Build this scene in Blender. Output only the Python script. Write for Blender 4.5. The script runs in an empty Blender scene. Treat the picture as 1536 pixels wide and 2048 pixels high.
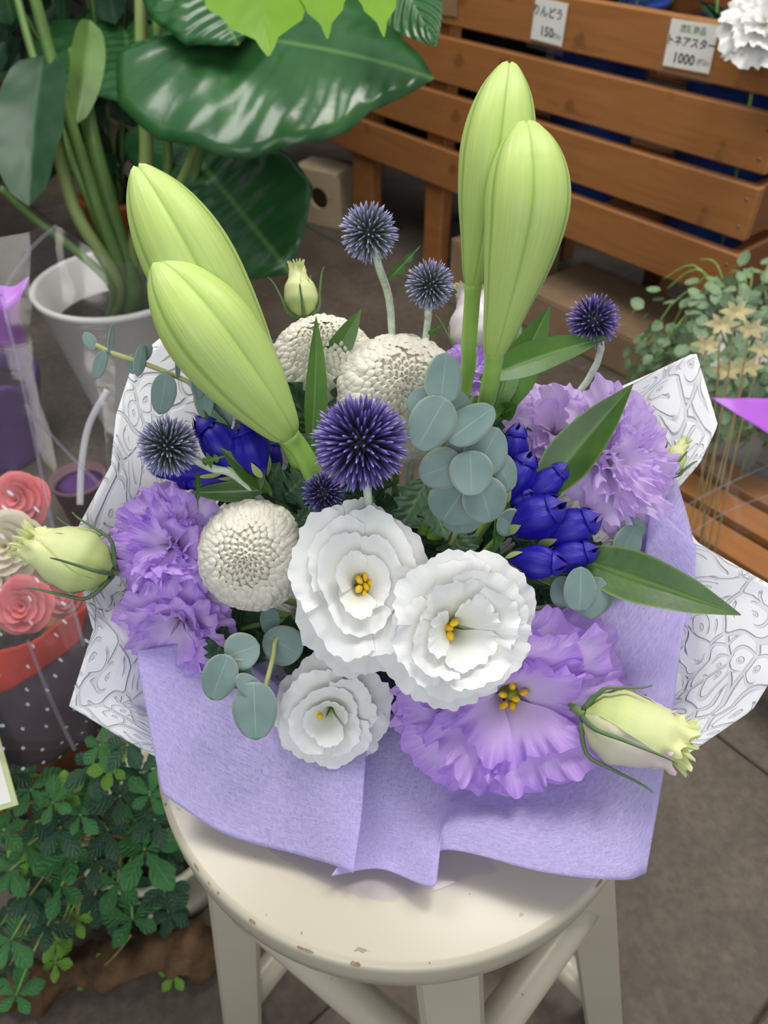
import bpy, math, random
from mathutils import Vector, Matrix, noise
random.seed(7)
PI = math.pi
V = Vector
scn = bpy.context.scene
COL = scn.collection

# ------------------------------------------------------------------ camera, world, lights, exposure
CAM_H, PITCH, FPX = 0.88, math.radians(42), 1538.0
cam_d = bpy.data.cameras.new('camera')
cam = bpy.data.objects.new('camera', cam_d); COL.objects.link(cam)
cam.location = (0, 0, CAM_H); cam.rotation_euler = (PI/2 - PITCH, 0, 0)
cam_d.sensor_fit = 'VERTICAL'; cam_d.sensor_height = 36.0; cam_d.lens = FPX*36.0/2048.0
cam_d.clip_start = 0.02; cam_d.clip_end = 60
cam_d.dof.use_dof = True; cam_d.dof.focus_distance = 0.338; cam_d.dof.aperture_fstop = 14.0
scn.camera = cam

world = bpy.data.worlds.new('world'); scn.world = world; world.use_nodes = True
wb = world.node_tree.nodes['Background']
wb.inputs[0].default_value = (0.86, 0.93, 1.0, 1); wb.inputs[1].default_value = 0.40

def area(name, loc, target, size, energy, col=(1, 1, 1), sy=None):
    d = bpy.data.lights.new(name, 'AREA'); d.energy = energy; d.color = col
    d.shape = 'RECTANGLE'; d.size = size; d.size_y = sy or size
    o = bpy.data.objects.new(name, d); COL.objects.link(o)
    o.location = loc; o.rotation_euler = (V(target) - V(loc)).to_track_quat('-Z', 'Y').to_euler()
    return o
area('ceiling_light_panel_key', (-0.85, 0.95, 2.3), (0.0, 0.3, 0.55), 0.9, 19, (1.0, 0.97, 0.93), 0.7)
area('added_bench_fill', (0.7, 0.8, 2.5), (0.5, 1.4, 0.3), 1.2, 32, (1.0, 0.95, 0.88), 0.5)  # added lamp, only there to brighten the bench area
area('shopfront_daylight', (-0.4, -2.2, 2.0), (0.0, 0.6, 0.4), 2.4, 30, (0.95, 0.98, 1.0), 1.6)
scn.view_settings.view_transform = 'Standard'; scn.view_settings.look = 'None'
scn.view_settings.gamma = 1.0; scn.view_settings.use_curve_mapping = False
scn.view_settings.exposure = 0.16

# ------------------------------------------------------------------ geometry from the photograph's viewpoint
CP = V((0, 0, CAM_H))
CF = V((0, math.cos(PITCH), -math.sin(PITCH))); CR = V((1, 0, 0)); CU = V((0, math.sin(PITCH), math.cos(PITCH)))
def ray(px, py): return CF + CR*((px-768)/FPX) - CU*((py-1024)/FPX)
UNIT = 1.0     # metres per depth unit in P; the flower arrangement below counts in units of 0.76 m
def P(px, py, d): return CP + ray(px, py)*(d*UNIT)
def G(px, py, z):
    r = ray(px, py); return CP + r*((z-CAM_H)/r.z)
TOCAM = -CF
def sm(a, b, x):
    t = max(0.0, min(1.0, (x-a)/(b-a))); return t*t*(3-2*t)
def lerp(a, b, t): return a + (b-a)*t
def table(tab, x):
    if x <= tab[0][0]: return tab[0][1]
    for (a, b), (c, d) in zip(tab, tab[1:]):
        if x <= c:
            t = (x-a)/(c-a); t = t*t*(3-2*t); return b + (d-b)*t
    return tab[-1][1]
def stable(tab, x):
    n = len(tab)
    for i in range(n-1):
        if x <= tab[i+1][0] or i == n-2:
            (x1, y1), (x2, y2) = tab[i], tab[i+1]; h = x2-x1; t = max(0.0, min(1.0, (x-x1)/h))
            m1 = (y2-tab[i-1][1])/(x2-tab[i-1][0]) if i > 0 else (y2-y1)/h
            m2 = (tab[i+2][1]-y1)/(tab[i+2][0]-x1) if i+2 < n else (y2-y1)/h
            return (2*t**3-3*t*t+1)*y1 + (t**3-2*t*t+t)*h*m1 + (-2*t**3+3*t*t)*y2 + (t**3-t*t)*h*m2
def frame(n, upish=V((0, 0, 1)), roll=0.0):
    n = n.normalized(); x = upish.cross(n)
    if x.length < 1e-4: x = V((1, 0, 0)).cross(n)
    x.normalize(); y = n.cross(x)
    M = Matrix((x, y, n)).transposed().to_4x4()
    return M @ Matrix.Rotation(roll, 4, 'Z')
def nz(p, s=1.0, o=0.0): return noise.noise(V((p[0]*s+o, p[1]*s-o, p[2]*s+2*o)))

# ------------------------------------------------------------------ mesh builder and scene bookkeeping
class MB:
    def __init__(s): s.v = []; s.f = []; s.t = []; s.u = []; s.uv = []
    def grid(s, fn, nu, nv, wrap=False):
        b = len(s.v)
        for j in range(nv+1):
            for i in range(nu if wrap else nu+1):
                r = fn(i/nu, j/nv)
                p = r[0]; s.v.append(p[:]); s.t.append(r[1]); s.u.append(r[2] if len(r) > 2 else 0.0)
                s.uv.append(r[3] if len(r) > 3 else (i/nu, j/nv))
        w = nu if wrap else nu+1
        for j in range(nv):
            for i in range(nu):
                k = (i+1) % w if wrap else i+1
                s.f.append((b+j*w+i, b+j*w+k, b+(j+1)*w+k, b+(j+1)*w+i))
        return s
    def poly(s, pts, t=0.0):
        b = len(s.v)
        for p in pts: s.v.append(tuple(p)); s.t.append(t); s.u.append(0.0); s.uv.append((p[0], p[1]))
        s.f.append(tuple(range(b, b+len(pts)))); return s
    def tube(s, pts, rad, n=8, cap=True, t0=0.0, t1=1.0):
        pts = [V(p) for p in pts]; m = len(pts)
        rr = rad if callable(rad) else (lambda q: rad)
        b = len(s.v); ref = None
        for i, p in enumerate(pts):
            d = (pts[min(i+1, m-1)] - pts[max(i-1, 0)]).normalized()
            if ref is None: ref = d.orthogonal().normalized()
            ref = (ref - d*ref.dot(d)).normalized(); bi = d.cross(ref)
            q = i/(m-1); r = rr(q)
            for k in range(n):
                a = 2*PI*k/n
                s.v.append((p + (ref*math.cos(a) + bi*math.sin(a))*r)[:]); s.t.append(lerp(t0, t1, q)); s.u.append(k/n); s.uv.append((k/n, q))
        for i in range(m-1):
            for k in range(n):
                s.f.append((b+i*n+k, b+i*n+(k+1) % n, b+(i+1)*n+(k+1) % n, b+(i+1)*n+k))
        if cap:
            s.f.append(tuple(b+k for k in reversed(range(n)))); s.f.append(tuple(b+(m-1)*n+k for k in range(n)))
        return s
    def lathe(s, prof, n=32, M=None, cap=True):
        b = len(s.v); m = len(prof)
        for i, (r, z) in enumerate(prof):
            for k in range(n):
                a = 2*PI*k/n; p = V((r*math.cos(a), r*math.sin(a), z))
                if M is not None: p = M @ p
                s.v.append(p[:]); s.t.append(i/(m-1)); s.u.append(k/n); s.uv.append((k/n, i/(m-1)))
        for i in range(m-1):
            for k in range(n):
                s.f.append((b+i*n+k, b+i*n+(k+1) % n, b+(i+1)*n+(k+1) % n, b+(i+1)*n+k))
        if cap:
            s.f.append(tuple(b+k for k in reversed(range(n)))); s.f.append(tuple(b+(m-1)*n+k for k in range(n)))
        return s
    def box(s, sx, sy, sz, M=None, bev=0.0):
        x, y, z = sx/2, sy/2, sz/2; b = len(s.v)
        if bev <= 0:
            pts = [(-x,-y,-z),(x,-y,-z),(x,y,-z),(-x,y,-z),(-x,-y,z),(x,-y,z),(x,y,z),(-x,y,z)]
            fs = [(3,2,1,0),(4,5,6,7),(0,1,5,4),(1,2,6,5),(2,3,7,6),(3,0,4,7)]
        else:
            pts = []; e = bev
            for sxn in (-1, 1):
                for syn in (-1, 1):
                    for szn in (-1, 1):
                        pts += [(sxn*x, syn*(y-e), szn*(z-e)), (sxn*(x-e), syn*y, szn*(z-e)), (sxn*(x-e), syn*(y-e), szn*z)]
            def ix(a, c, d, w): return (((a*2)+c)*2+d)*3+w
            fs = []
            for a in (0, 1):
                q = [ix(a,0,0,0), ix(a,1,0,0), ix(a,1,1,0), ix(a,0,1,0)]; fs.append(tuple(q if a else q[::-1]))
                q = [ix(0,a,0,1), ix(0,a,1,1), ix(1,a,1,1), ix(1,a,0,1)]; fs.append(tuple(q if a else q[::-1]))
                q = [ix(0,0,a,2), ix(1,0,a,2), ix(1,1,a,2), ix(0,1,a,2)]; fs.append(tuple(q if a else q[::-1]))
            for a in (0, 1):
                for c in (0, 1):
                    fs.append((ix(a,c,0,0), ix(a,c,1,0), ix(a,c,1,1), ix(a,c,0,1)))
                    fs.append((ix(a,0,c,0), ix(a,1,c,0), ix(a,1,c,2), ix(a,0,c,2)))
                    fs.append((ix(0,a,c,1), ix(1,a,c,1), ix(1,a,c,2), ix(0,a,c,2)))
                    for d in (0, 1): fs.append((ix(a,c,d,0), ix(a,c,d,1), ix(a,c,d,2)))
        for p in pts:
            p = V(p)
            if M is not None: p = M @ p
            s.v.append(p[:]); s.t.append(0.0); s.u.append(0.0); s.uv.append((p.x, p.y))
        for f in fs: s.f.append(tuple(b+i for i in f))
        return s
    def mesh(s, name, mat, off=V((0, 0, 0)), smooth=True, fix=False):
        me = bpy.data.meshes.new(name)
        ox, oy, oz = off
        me.from_pydata([(x-ox, y-oy, z-oz) for x, y, z in s.v], [], s.f)
        if fix:
            import bmesh
            bm = bmesh.new(); bm.from_mesh(me); bmesh.ops.recalc_face_normals(bm, faces=bm.faces); bm.to_mesh(me); bm.free()
        a = me.attributes.new('t', 'FLOAT', 'POINT'); a.data.foreach_set('value', s.t)
        a = me.attributes.new('u', 'FLOAT', 'POINT'); a.data.foreach_set('value', s.u)
        ul = me.uv_layers.new(name='UVMap')
        li = [0]*len(me.loops); me.loops.foreach_get('vertex_index', li)
        buf = []
        for i in li: buf += list(s.uv[i])
        ul.data.foreach_set('uv', buf)
        if smooth: me.polygons.foreach_set('use_smooth', [True]*len(me.polygons))
        me.materials.append(mat); me.update()
        return me
ORG = {}
def thing(name, label, cat, loc=(0, 0, 0), group=None):
    o = bpy.data.objects.new(name, None); COL.objects.link(o); o.location = loc; o.empty_display_size = 0.02
    o['label'] = label; o['category'] = cat
    if group: o['group'] = group
    ORG[o.name] = V(loc); return o
def tag(o, label, cat, group=None):
    o['label'] = label; o['category'] = cat
    if group: o['group'] = group
    return o
def part(name, mb, mat, parent=None, smooth=True, label=None, fix=False, stuff=False, loc=None):
    off = ORG[parent.name] if parent is not None else V(loc if loc is not None else (0, 0, 0))
    me = mb.mesh(name, mat, off, smooth, fix)
    o = bpy.data.objects.new(name, me); COL.objects.link(o)
    if parent is not None: o.parent = parent
    else: o.location = off
    ORG[o.name] = off
    if label: o['label'] = label
    if stuff: o['kind'] = 'stuff'
    return o
def inst(name, me, M, parent):
    o = bpy.data.objects.new(name, me); COL.objects.link(o)
    if parent is not None:
        o.parent = parent; o.matrix_local = Matrix.Translation(-ORG[parent.name]) @ M
    else: o.matrix_world = M
    ORG[o.name] = ORG[parent.name] if parent is not None else M.translation
    return o
def solidify(o, th):
    m = o.modifiers.new('thickness', 'SOLIDIFY'); m.thickness = th; m.offset = 0; return o
def struct(o): o['kind'] = 'structure'; return o

# ------------------------------------------------------------------ materials
class NT:
    def __init__(s, name):
        s.m = bpy.data.materials.new(name); s.m.use_nodes = True; s.t = s.m.node_tree; s.n = s.t.nodes; s.l = s.t.links
        s.b = s.n['Principled BSDF']; s.out = s.n['Material Output']
    def new(s, k, **kw):
        n = s.n.new(k)
        for a, v in kw.items(): setattr(n, a, v)
        return n
    def link(s, a, b): s.l.new(a, b)
    def setin(s, n, **kw):
        for k, v in kw.items(): n.inputs[k.replace('_', ' ')].default_value = v
    def ramp(s, src, stops, interp='LINEAR'):
        r = s.new('ShaderNodeValToRGB'); e = r.color_ramp.elements; r.color_ramp.interpolation = interp
        while len(e) < len(stops): e.new(0.5)
        for q, (p, c) in zip(e, stops):
            q.position = p; q.color = tuple(c)+(1,) if len(c) == 3 else c
        s.link(src, r.inputs[0]); return r.outputs[0]
    def attr(s, name): return s.new('ShaderNodeAttribute', attribute_name=name).outputs['Fac']
    def math(s, op, a, b=None, c=None):
        n = s.new('ShaderNodeMath', operation=op)
        for i, x in enumerate((a, b, c)):
            if x is None: continue
            if isinstance(x, (int, float)): n.inputs[i].default_value = x
            else: s.link(x, n.inputs[i])
        return n.outputs[0]
    def coords(s, out='Object', scale=(1, 1, 1), rot=(0, 0, 0)):
        tc = s.new('ShaderNodeTexCoord'); mp = s.new('ShaderNodeMapping')
        mp.inputs['Scale'].default_value = scale; mp.inputs['Rotation'].default_value = rot
        s.link(tc.outputs[out], mp.inputs[0]); return mp.outputs[0]
    def noise(s, vec, scale, detail=3, rough=0.5, out='Fac', dist=0.0):
        n = s.new('ShaderNodeTexNoise'); n.inputs['Scale'].default_value = scale; n.inputs['Detail'].default_value = detail
        n.inputs['Roughness'].default_value = rough; n.inputs['Distortion'].default_value = dist
        s.link(vec, n.inputs['Vector']); return n.outputs[out]
    def mix(s, f, a, b, mode='MIX'):
        n = s.new('ShaderNodeMix', data_type='RGBA', blend_type=mode)
        for i, x in ((0, f), (6, a), (7, b)):
            if isinstance(x, (int, float)): n.inputs[i].default_value = x
            elif isinstance(x, tuple): n.inputs[i].default_value = tuple(x)+(1,) if len(x) == 3 else x
            else: s.link(x, n.inputs[i])
        return n.outputs[2]
    def bump(s, h, strength=0.3, dist=0.001):
        b = s.new('ShaderNodeBump'); b.inputs['Strength'].default_value = strength; b.inputs['Distance'].default_value = dist
        s.link(h, b.inputs['Height']); s.link(b.outputs[0], s.b.inputs['Normal']); return b.outputs[0]
    def translucent(s, col, fac, normal=None):
        tr = s.new('ShaderNodeBsdfTranslucent'); mx = s.new('ShaderNodeMixShader'); mx.inputs[0].default_value = fac
        if isinstance(col, tuple): tr.inputs[0].default_value = col+(1,)
        else: s.link(col, tr.inputs[0])
        s.link(s.b.outputs[0], mx.inputs[1]); s.link(tr.outputs[0], mx.inputs[2]); s.link(mx.outputs[0], s.out.inputs[0])
        return mx
def plain(name, col, rough=0.5, spec=0.5, var=0.0, vscale=40, bump=0.0, bscale=200, sss=0.0, metal=0.0):
    t = NT(name); t.b.inputs['Roughness'].default_value = rough; t.b.inputs['Specular IOR Level'].default_value = spec
    t.b.inputs['Metallic'].default_value = metal
    co = t.coords('Object')
    f = t.noise(co, vscale, 4)
    d = tuple(max(0, c*(1-var)) for c in col); l = tuple(min(1, c*(1+var)) for c in col)
    t.link(t.ramp(f, [(0.3, d), (0.7, l)]), t.b.inputs['Base Color'])
    if bump: t.bump(t.noise(co, bscale, 3), bump, 0.001)
    return t.m
def leafmat(name, dark, light, rib, rough=0.35, trans=0.2, spec=0.5, veins=0.0, vn=9, ribw=0.06, var=60, edge=None):
    """u = signed side position 0..1 across (0.5 midrib), t = along the blade"""
    t = NT(name); t.b.inputs['Roughness'].default_value = rough; t.b.inputs['Specular IOR Level'].default_value = spec
    co = t.coords('Object'); u = t.attr('u'); v = t.attr('t')
    f = t.noise(co, var, 4)
    c = t.ramp(f, [(0.3, dark), (0.7, light)])
    a = t.math('ABSOLUTE', t.math('SUBTRACT', u, 0.5))
    m = t.math('SUBTRACT', 1.0, t.math('SMOOTHSTEP', a, 0.0, ribw) if False else t.math('MINIMUM', 1.0, t.math('DIVIDE', a, ribw)))
    c = t.mix(m, c, rib)
    if edge:
        e = t.math('MAXIMUM', 0.0, t.math('DIVIDE', t.math('SUBTRACT', a, 0.44), 0.06)); c = t.mix(e, c, edge)
    t.link(c, t.b.inputs['Base Color'])
    h = t.noise(co, var*3, 2)
    if veins:
        w = t.math('SINE', t.math('MULTIPLY', t.math('SUBTRACT', v, t.math('MULTIPLY', a, 0.55)), vn*2*PI))
        h = t.math('ADD', t.math('MULTIPLY', h, 0.3), t.math('MULTIPLY', w, 0.5))
        t.bump(h, veins, 0.002)
    else: t.bump(h, 0.15, 0.001)
    if trans: t.translucent(t.mix(0.5, c, light), trans)
    return t.m
def petalmat(name, stops, rough=0.55, trans=0.3, streak=0.25, sheen=0.1):
    t = NT(name); t.b.inputs['Roughness'].default_value = rough; t.b.inputs['Specular IOR Level'].default_value = 0.25
    v = t.attr('t'); u = t.attr('u')
    cx = t.new('ShaderNodeCombineXYZ'); t.link(t.math('MULTIPLY', u, 26.0), cx.inputs[0]); t.link(t.math('MULTIPLY', v, 2.0), cx.inputs[1])
    s = t.noise(cx.outputs[0], 3.0, 3)
    vv = t.math('ADD', v, t.math('MULTIPLY', t.math('SUBTRACT', s, 0.5), streak))
    c = t.ramp(vv, stops); t.link(c, t.b.inputs['Base Color'])
    t.bump(s, 0.25, 0.0006)
    t.translucent(c, trans); return t.m

M_white_petal = petalmat('white_petal', [(0.0, (0.42, 0.55, 0.16)), (0.16, (0.72, 0.78, 0.44)), (0.42, (0.86, 0.86, 0.78)), (1.0, (0.87, 0.87, 0.87))], 0.5, 0.22, 0.12)
M_purple_petal = petalmat('purple_petal', [(0.0, (0.40, 0.26, 0.34)), (0.2, (0.74, 0.58, 0.84)), (0.5, (0.86, 0.73, 0.97)), (0.80, (0.80, 0.62, 0.96)), (1.0, (0.60, 0.36, 0.88))], 0.55, 0.42, 0.3)
M_lilac_petal = petalmat('pale_lilac_petal', [(0.0, (0.50, 0.36, 0.50)), (0.3, (0.80, 0.68, 0.89)), (0.75, (0.84, 0.70, 0.94)), (1.0, (0.74, 0.54, 0.92))], 0.55, 0.42, 0.3)
M_bud_petal = petalmat('green_cream_bud_petal', [(0.0, (0.50, 0.62, 0.20)), (0.5, (0.72, 0.78, 0.38)), (1.0, (0.80, 0.82, 0.42))], 0.5, 0.2, 0.3)
M_bud_tip = petalmat('yellow_green_bud_tip', [(0.0, (0.40, 0.52, 0.12)), (0.6, (0.60, 0.70, 0.22)), (1.0, (0.76, 0.80, 0.42))], 0.55, 0.2, 0.4)
M_bud_pink = petalmat('pink_cream_bud_petal', [(0.0, (0.70, 0.75, 0.40)), (0.5, (0.80, 0.72, 0.62)), (1.0, (0.78, 0.60, 0.66))], 0.5, 0.2, 0.3)
M_bud_blush = petalmat('blush_white_petal', [(0.0, (0.74, 0.72, 0.56)), (0.4, (0.84, 0.78, 0.78)), (1.0, (0.80, 0.70, 0.78))], 0.5, 0.2, 0.1)
M_mum = petalmat('ivory_mum_petal', [(0.0, (0.80, 0.74, 0.45)), (0.35, (0.95, 0.92, 0.78)), (1.0, (0.97, 0.95, 0.88))], 0.5, 0.35, 0.05)
M_stamen = plain('yellow_stamen', (0.80, 0.52, 0.02), 0.5, 0.4, 0.2, 300, 0.2, 900)
M_throat = plain('green_throat', (0.25, 0.33, 0.05), 0.6, 0.3, 0.2, 200)
M_stem = plain('green_stem', (0.20, 0.34, 0.08), 0.5, 0.4, 0.2, 90)
M_stem_pale = plain('pale_woolly_stem', (0.55, 0.62, 0.50), 0.85, 0.1, 0.2, 300, 0.4, 1200)
M_lily_stem = plain('lily_stalk_green', (0.30, 0.50, 0.10), 0.4, 0.4, 0.15, 60)
M_sepal = plain('dark_green_sepal', (0.10, 0.17, 0.07), 0.5, 0.4, 0.2, 90)
M_calyx = plain('pale_green_calyx', (0.38, 0.45, 0.18), 0.5, 0.4, 0.2, 90)
M_mumleaf = leafmat('mum_leaf', (0.028, 0.075, 0.035), (0.05, 0.11, 0.05), (0.10, 0.17, 0.08), 0.5, 0.1, 0.4, 0.3, 6)
M_lilyleaf = leafmat('lily_leaf', (0.055, 0.145, 0.022), (0.09, 0.20, 0.035), (0.16, 0.28, 0.08), 0.35, 0.25, 0.5, 0.0)
M_gentleaf = leafmat('gentian_leaf', (0.03, 0.09, 0.012), (0.075, 0.165, 0.025), (0.13, 0.23, 0.06), 0.33, 0.2, 0.5, 0.0, edge=(0.16, 0.28, 0.06))
M_euc = leafmat('eucalyptus_leaf', (0.16, 0.25, 0.23), (0.24, 0.33, 0.31), (0.30, 0.40, 0.35), 0.6, 0.12, 0.3, 0.0, ribw=0.02, var=45, edge=(0.34, 0.36, 0.28))
M_euc_stem = plain('eucalyptus_twig', (0.42, 0.45, 0.20), 0.6, 0.3, 0.2, 90)
M_monstera = leafmat('monstera_leaf', (0.02, 0.085, 0.025), (0.035, 0.12, 0.035), (0.10, 0.22, 0.06), 0.24, 0.08, 0.5, 0.9, 9, ribw=0.015, var=14)
M_monstera_young = leafmat('young_monstera_leaf', (0.20, 0.42, 0.03), (0.27, 0.50, 0.05), (0.24, 0.42, 0.06), 0.35, 0.45, 0.4, 0.2, 6, ribw=0.02, var=14)
M_darkleaf = leafmat('dark_shrub_leaf', (0.012, 0.045, 0.018), (0.025, 0.075, 0.03), (0.05, 0.11, 0.05), 0.4, 0.08, 0.4, 0.12, 5, var=20)
M_mstem = plain('monstera_stem', (0.11, 0.20, 0.05), 0.45, 0.4, 0.25, 14)
M_mstem_pale = plain('monstera_sheath', (0.22, 0.29, 0.09), 0.5, 0.4, 0.2, 10)
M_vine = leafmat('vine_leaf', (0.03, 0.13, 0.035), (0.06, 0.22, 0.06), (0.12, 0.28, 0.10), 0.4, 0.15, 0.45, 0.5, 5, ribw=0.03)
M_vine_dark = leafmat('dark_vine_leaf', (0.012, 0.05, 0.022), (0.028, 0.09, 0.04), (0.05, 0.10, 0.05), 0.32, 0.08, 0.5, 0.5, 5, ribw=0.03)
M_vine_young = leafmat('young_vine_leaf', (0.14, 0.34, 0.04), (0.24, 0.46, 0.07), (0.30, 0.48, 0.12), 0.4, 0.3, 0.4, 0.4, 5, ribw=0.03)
M_vine_stem = plain('vine_runner', (0.25, 0.20, 0.08), 0.6, 0.3, 0.2, 60)
M_creeper = leafmat('grey_green_creeper_leaf', (0.16, 0.26, 0.12), (0.26, 0.38, 0.22), (0.34, 0.45, 0.28), 0.5, 0.2, 0.4, 0.0)
M_dry = plain('dried_yellow_flower', (0.46, 0.40, 0.20), 0.7, 0.2, 0.2, 80)

def lilymat():
    t = NT('lily_bud_tepal'); t.b.inputs['Roughness'].default_value = 0.42; t.b.inputs['Specular IOR Level'].default_value = 0.4
    u = t.attr('u'); v = t.attr('t')
    cx = t.new('ShaderNodeCombineXYZ'); t.link(t.math('MULTIPLY', u, 22.0), cx.inputs[0]); t.link(t.math('MULTIPLY', v, 1.2), cx.inputs[1])
    s = t.noise(cx.outputs[0], 2.4, 3)
    a = t.math('ABSOLUTE', t.math('SUBTRACT', u, 0.5))
    c = t.ramp(s, [(0.3, (0.42, 0.60, 0.13)), (0.7, (0.58, 0.74, 0.22))])
    c2 = t.ramp(v, [(0.0, (0.36, 0.56, 0.12)), (0.25, (0.54, 0.70, 0.24)), (0.7, (0.64, 0.80, 0.24)), (1.0, (0.66, 0.78, 0.32))])
    c = t.mix(0.5, c, c2)
    rib = t.math('SUBTRACT', 1.0, t.math('MINIMUM', 1.0, t.math('DIVIDE', a, 0.05)))
    c = t.mix(t.math('MULTIPLY', rib, 0.65), c, (0.17, 0.34, 0.07))
    ed = t.math('MAXIMUM', 0.0, t.math('DIVIDE', t.math('SUBTRACT', a, 0.44), 0.06))
    c = t.mix(t.math('MULTIPLY', ed, 0.6), c, (0.24, 0.40, 0.09))
    t.link(c, t.b.inputs['Base Color']); t.bump(s, 0.3, 0.0008); t.translucent(c, 0.15)
    return t.m
M_lily = lilymat()
def thistlemat():
    t = NT('globe_thistle_spine'); t.b.inputs['Roughness'].default_value = 0.6
    v = t.attr('t'); u = t.attr('u')
    vv = t.math('ADD', v, t.math('MULTIPLY', t.math('SUBTRACT', u, 0.5), 0.25))
    c = t.ramp(vv, [(0.1, (0.012, 0.015, 0.025)), (0.45, (0.03, 0.025, 0.10)), (0.72, (0.10, 0.07, 0.32)), (0.90, (0.22, 0.16, 0.52)), (1.0, (0.42, 0.36, 0.68))])
    t.link(c, t.b.inputs['Base Color']); return t.m
def thistlemat2():
    t = NT('grey_green_thistle_spine'); t.b.inputs['Roughness'].default_value = 0.6
    v = t.attr('t'); u = t.attr('u')
    vv = t.math('ADD', v, t.math('MULTIPLY', t.math('SUBTRACT', u, 0.5), 0.25))
    c = t.ramp(vv, [(0.1, (0.05, 0.07, 0.05)), (0.5, (0.11, 0.15, 0.13)), (0.75, (0.24, 0.24, 0.42)), (0.9, (0.38, 0.34, 0.66)), (1.0, (0.66, 0.66, 0.74))])
    t.link(c, t.b.inputs['Base Color']); return t.m
M_thistle = thistlemat(); M_thistle2 = thistlemat2()
M_thistle_core = plain('thistle_core', (0.04, 0.05, 0.05), 0.8, 0.2, 0.3, 300)
def gentmat():
    t = NT('blue_gentian'); t.b.inputs['Roughness'].default_value = 0.38; t.b.inputs['Specular IOR Level'].default_value = 0.4
    v = t.attr('t'); u = t.attr('u')
    cx = t.new('ShaderNodeCombineXYZ'); t.link(t.math('MULTIPLY', u, 20.0), cx.inputs[0]); t.link(v, cx.inputs[1])
    s = t.noise(cx.outputs[0], 2.0, 3)
    c = t.ramp(s, [(0.3, (0.006, 0.004, 0.18)), (0.7, (0.018, 0.010, 0.42))])
    c = t.mix(t.ramp(v, [(0.0, (1, 1, 1)), (0.14, (0, 0, 0))]), c, (0.10, 0.07, 0.30))
    c = t.mix(t.ramp(v, [(0.8, (0, 0, 0)), (1.0, (0.5, 0.5, 0.5))]), c, (0.10, 0.06, 0.36))
    t.link(c, t.b.inputs['Base Color']); t.bump(s, 0.3, 0.0006); return t.m
M_gent = gentmat()
M_stool = None
def stoolmat():
    t = NT('cream_paint'); t.b.inputs['Roughness'].default_value = 0.3; t.b.inputs['Specular IOR Level'].default_value = 0.5
    co = t.coords('Object')
    c = t.ramp(t.noise(co, 6, 4), [(0.3, (0.455, 0.41, 0.315)), (0.7, (0.51, 0.465, 0.365))])
    sp = t.noise(co, 170, 2); c = t.mix(t.ramp(sp, [(0.735, (0, 0, 0)), (0.76, (1, 1, 1))]), c, (0.30, 0.24, 0.16))
    t.link(c, t.b.inputs['Base Color']); t.bump(t.noise(co, 60, 3), 0.05, 0.001); return t.m
M_stool = stoolmat()
M_wear = plain('bare_worn_wood', (0.30, 0.20, 0.12), 0.8, 0.2, 0.3, 200)
def woodmat(name, a, b, rough=0.45):
    t = NT(name); t.b.inputs['Roughness'].default_value = rough; t.b.inputs['Specular IOR Level'].default_value = 0.35
    co = t.coords('Object', (2.0, 30, 30))
    w = t.noise(co, 1.6, 5, 0.6, dist=1.2)
    k = t.noise(t.coords('Object', (6, 9, 9)), 2.2, 2)
    c = t.ramp(w, [(0.25, a), (0.75, b)])
    c = t.mix(t.ramp(k, [(0.66, (0, 0, 0)), (0.74, (0.55, 0.55, 0.55))]), c, tuple(x*0.45 for x in a))
    t.link(c, t.b.inputs['Base Color']); t.bump(w, 0.12, 0.001); return t.m
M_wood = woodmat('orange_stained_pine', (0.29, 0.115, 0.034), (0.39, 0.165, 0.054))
M_wood_dark = woodmat('shaded_stained_pine', (0.16, 0.058, 0.018), (0.22, 0.082, 0.026))  # copy of the stained pine with shade put into its colour
M_ply = woodmat('pale_plywood', (0.46, 0.36, 0.22), (0.56, 0.45, 0.30), 0.6)
M_card = plain('brown_cardboard', (0.30, 0.20, 0.12), 0.85, 0.2, 0.12, 20)
M_black = plain('black_void', (0.006, 0.006, 0.006), 0.8, 0.2)
M_blue = plain('blue_plastic', (0.012, 0.05, 0.26), 0.45, 0.4, 0.2, 10)
M_paperwhite = plain('white_card', (0.86, 0.84, 0.79), 0.6, 0.3, 0.03, 40)
M_cardedge = plain('yellowed_card_edge', (0.60, 0.45, 0.22), 0.7, 0.2, 0.1, 60)
M_ink = plain('black_ink', (0.03, 0.03, 0.03), 0.7, 0.2)
M_ink_green = plain('green_ink', (0.22, 0.32, 0.20), 0.7, 0.2)
M_ink_grey = plain('grey_ink', (0.25, 0.25, 0.25), 0.7, 0.2)
M_pot_white = plain('white_plastic_pot', (0.78, 0.76, 0.72), 0.45, 0.4, 0.06, 12)
M_pot_cream = plain('cream_pot', (0.60, 0.58, 0.46), 0.4, 0.4, 0.06, 12)
M_soil = plain('dark_soil', (0.03, 0.022, 0.016), 0.95, 0.1, 0.4, 120, 0.8, 300)
M_foam = plain('dark_green_floral_foam', (0.012, 0.028, 0.014), 0.95, 0.1, 0.3, 200, 0.5, 500)
M_potgreen = plain('dark_green_plastic', (0.02, 0.05, 0.03), 0.5, 0.4)
M_terracotta = plain('terracotta', (0.32, 0.12, 0.05), 0.8, 0.2, 0.2, 30, 0.3, 200)
M_log = plain('brown_weathered_stone', (0.10, 0.058, 0.030), 0.9, 0.2, 0.6, 40, 0.9, 120)
M_red = petalmat('coral_soap_petal', [(0, (0.45, 0.05, 0.06)), (0.6, (0.72, 0.13, 0.14)), (1, (0.82, 0.22, 0.22))], 0.5, 0.15, 0.1)
M_cream = petalmat('cream_petal', [(0, (0.62, 0.50, 0.25)), (0.6, (0.75, 0.66, 0.42)), (1, (0.82, 0.75, 0.55))], 0.55, 0.15, 0.1)
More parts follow.
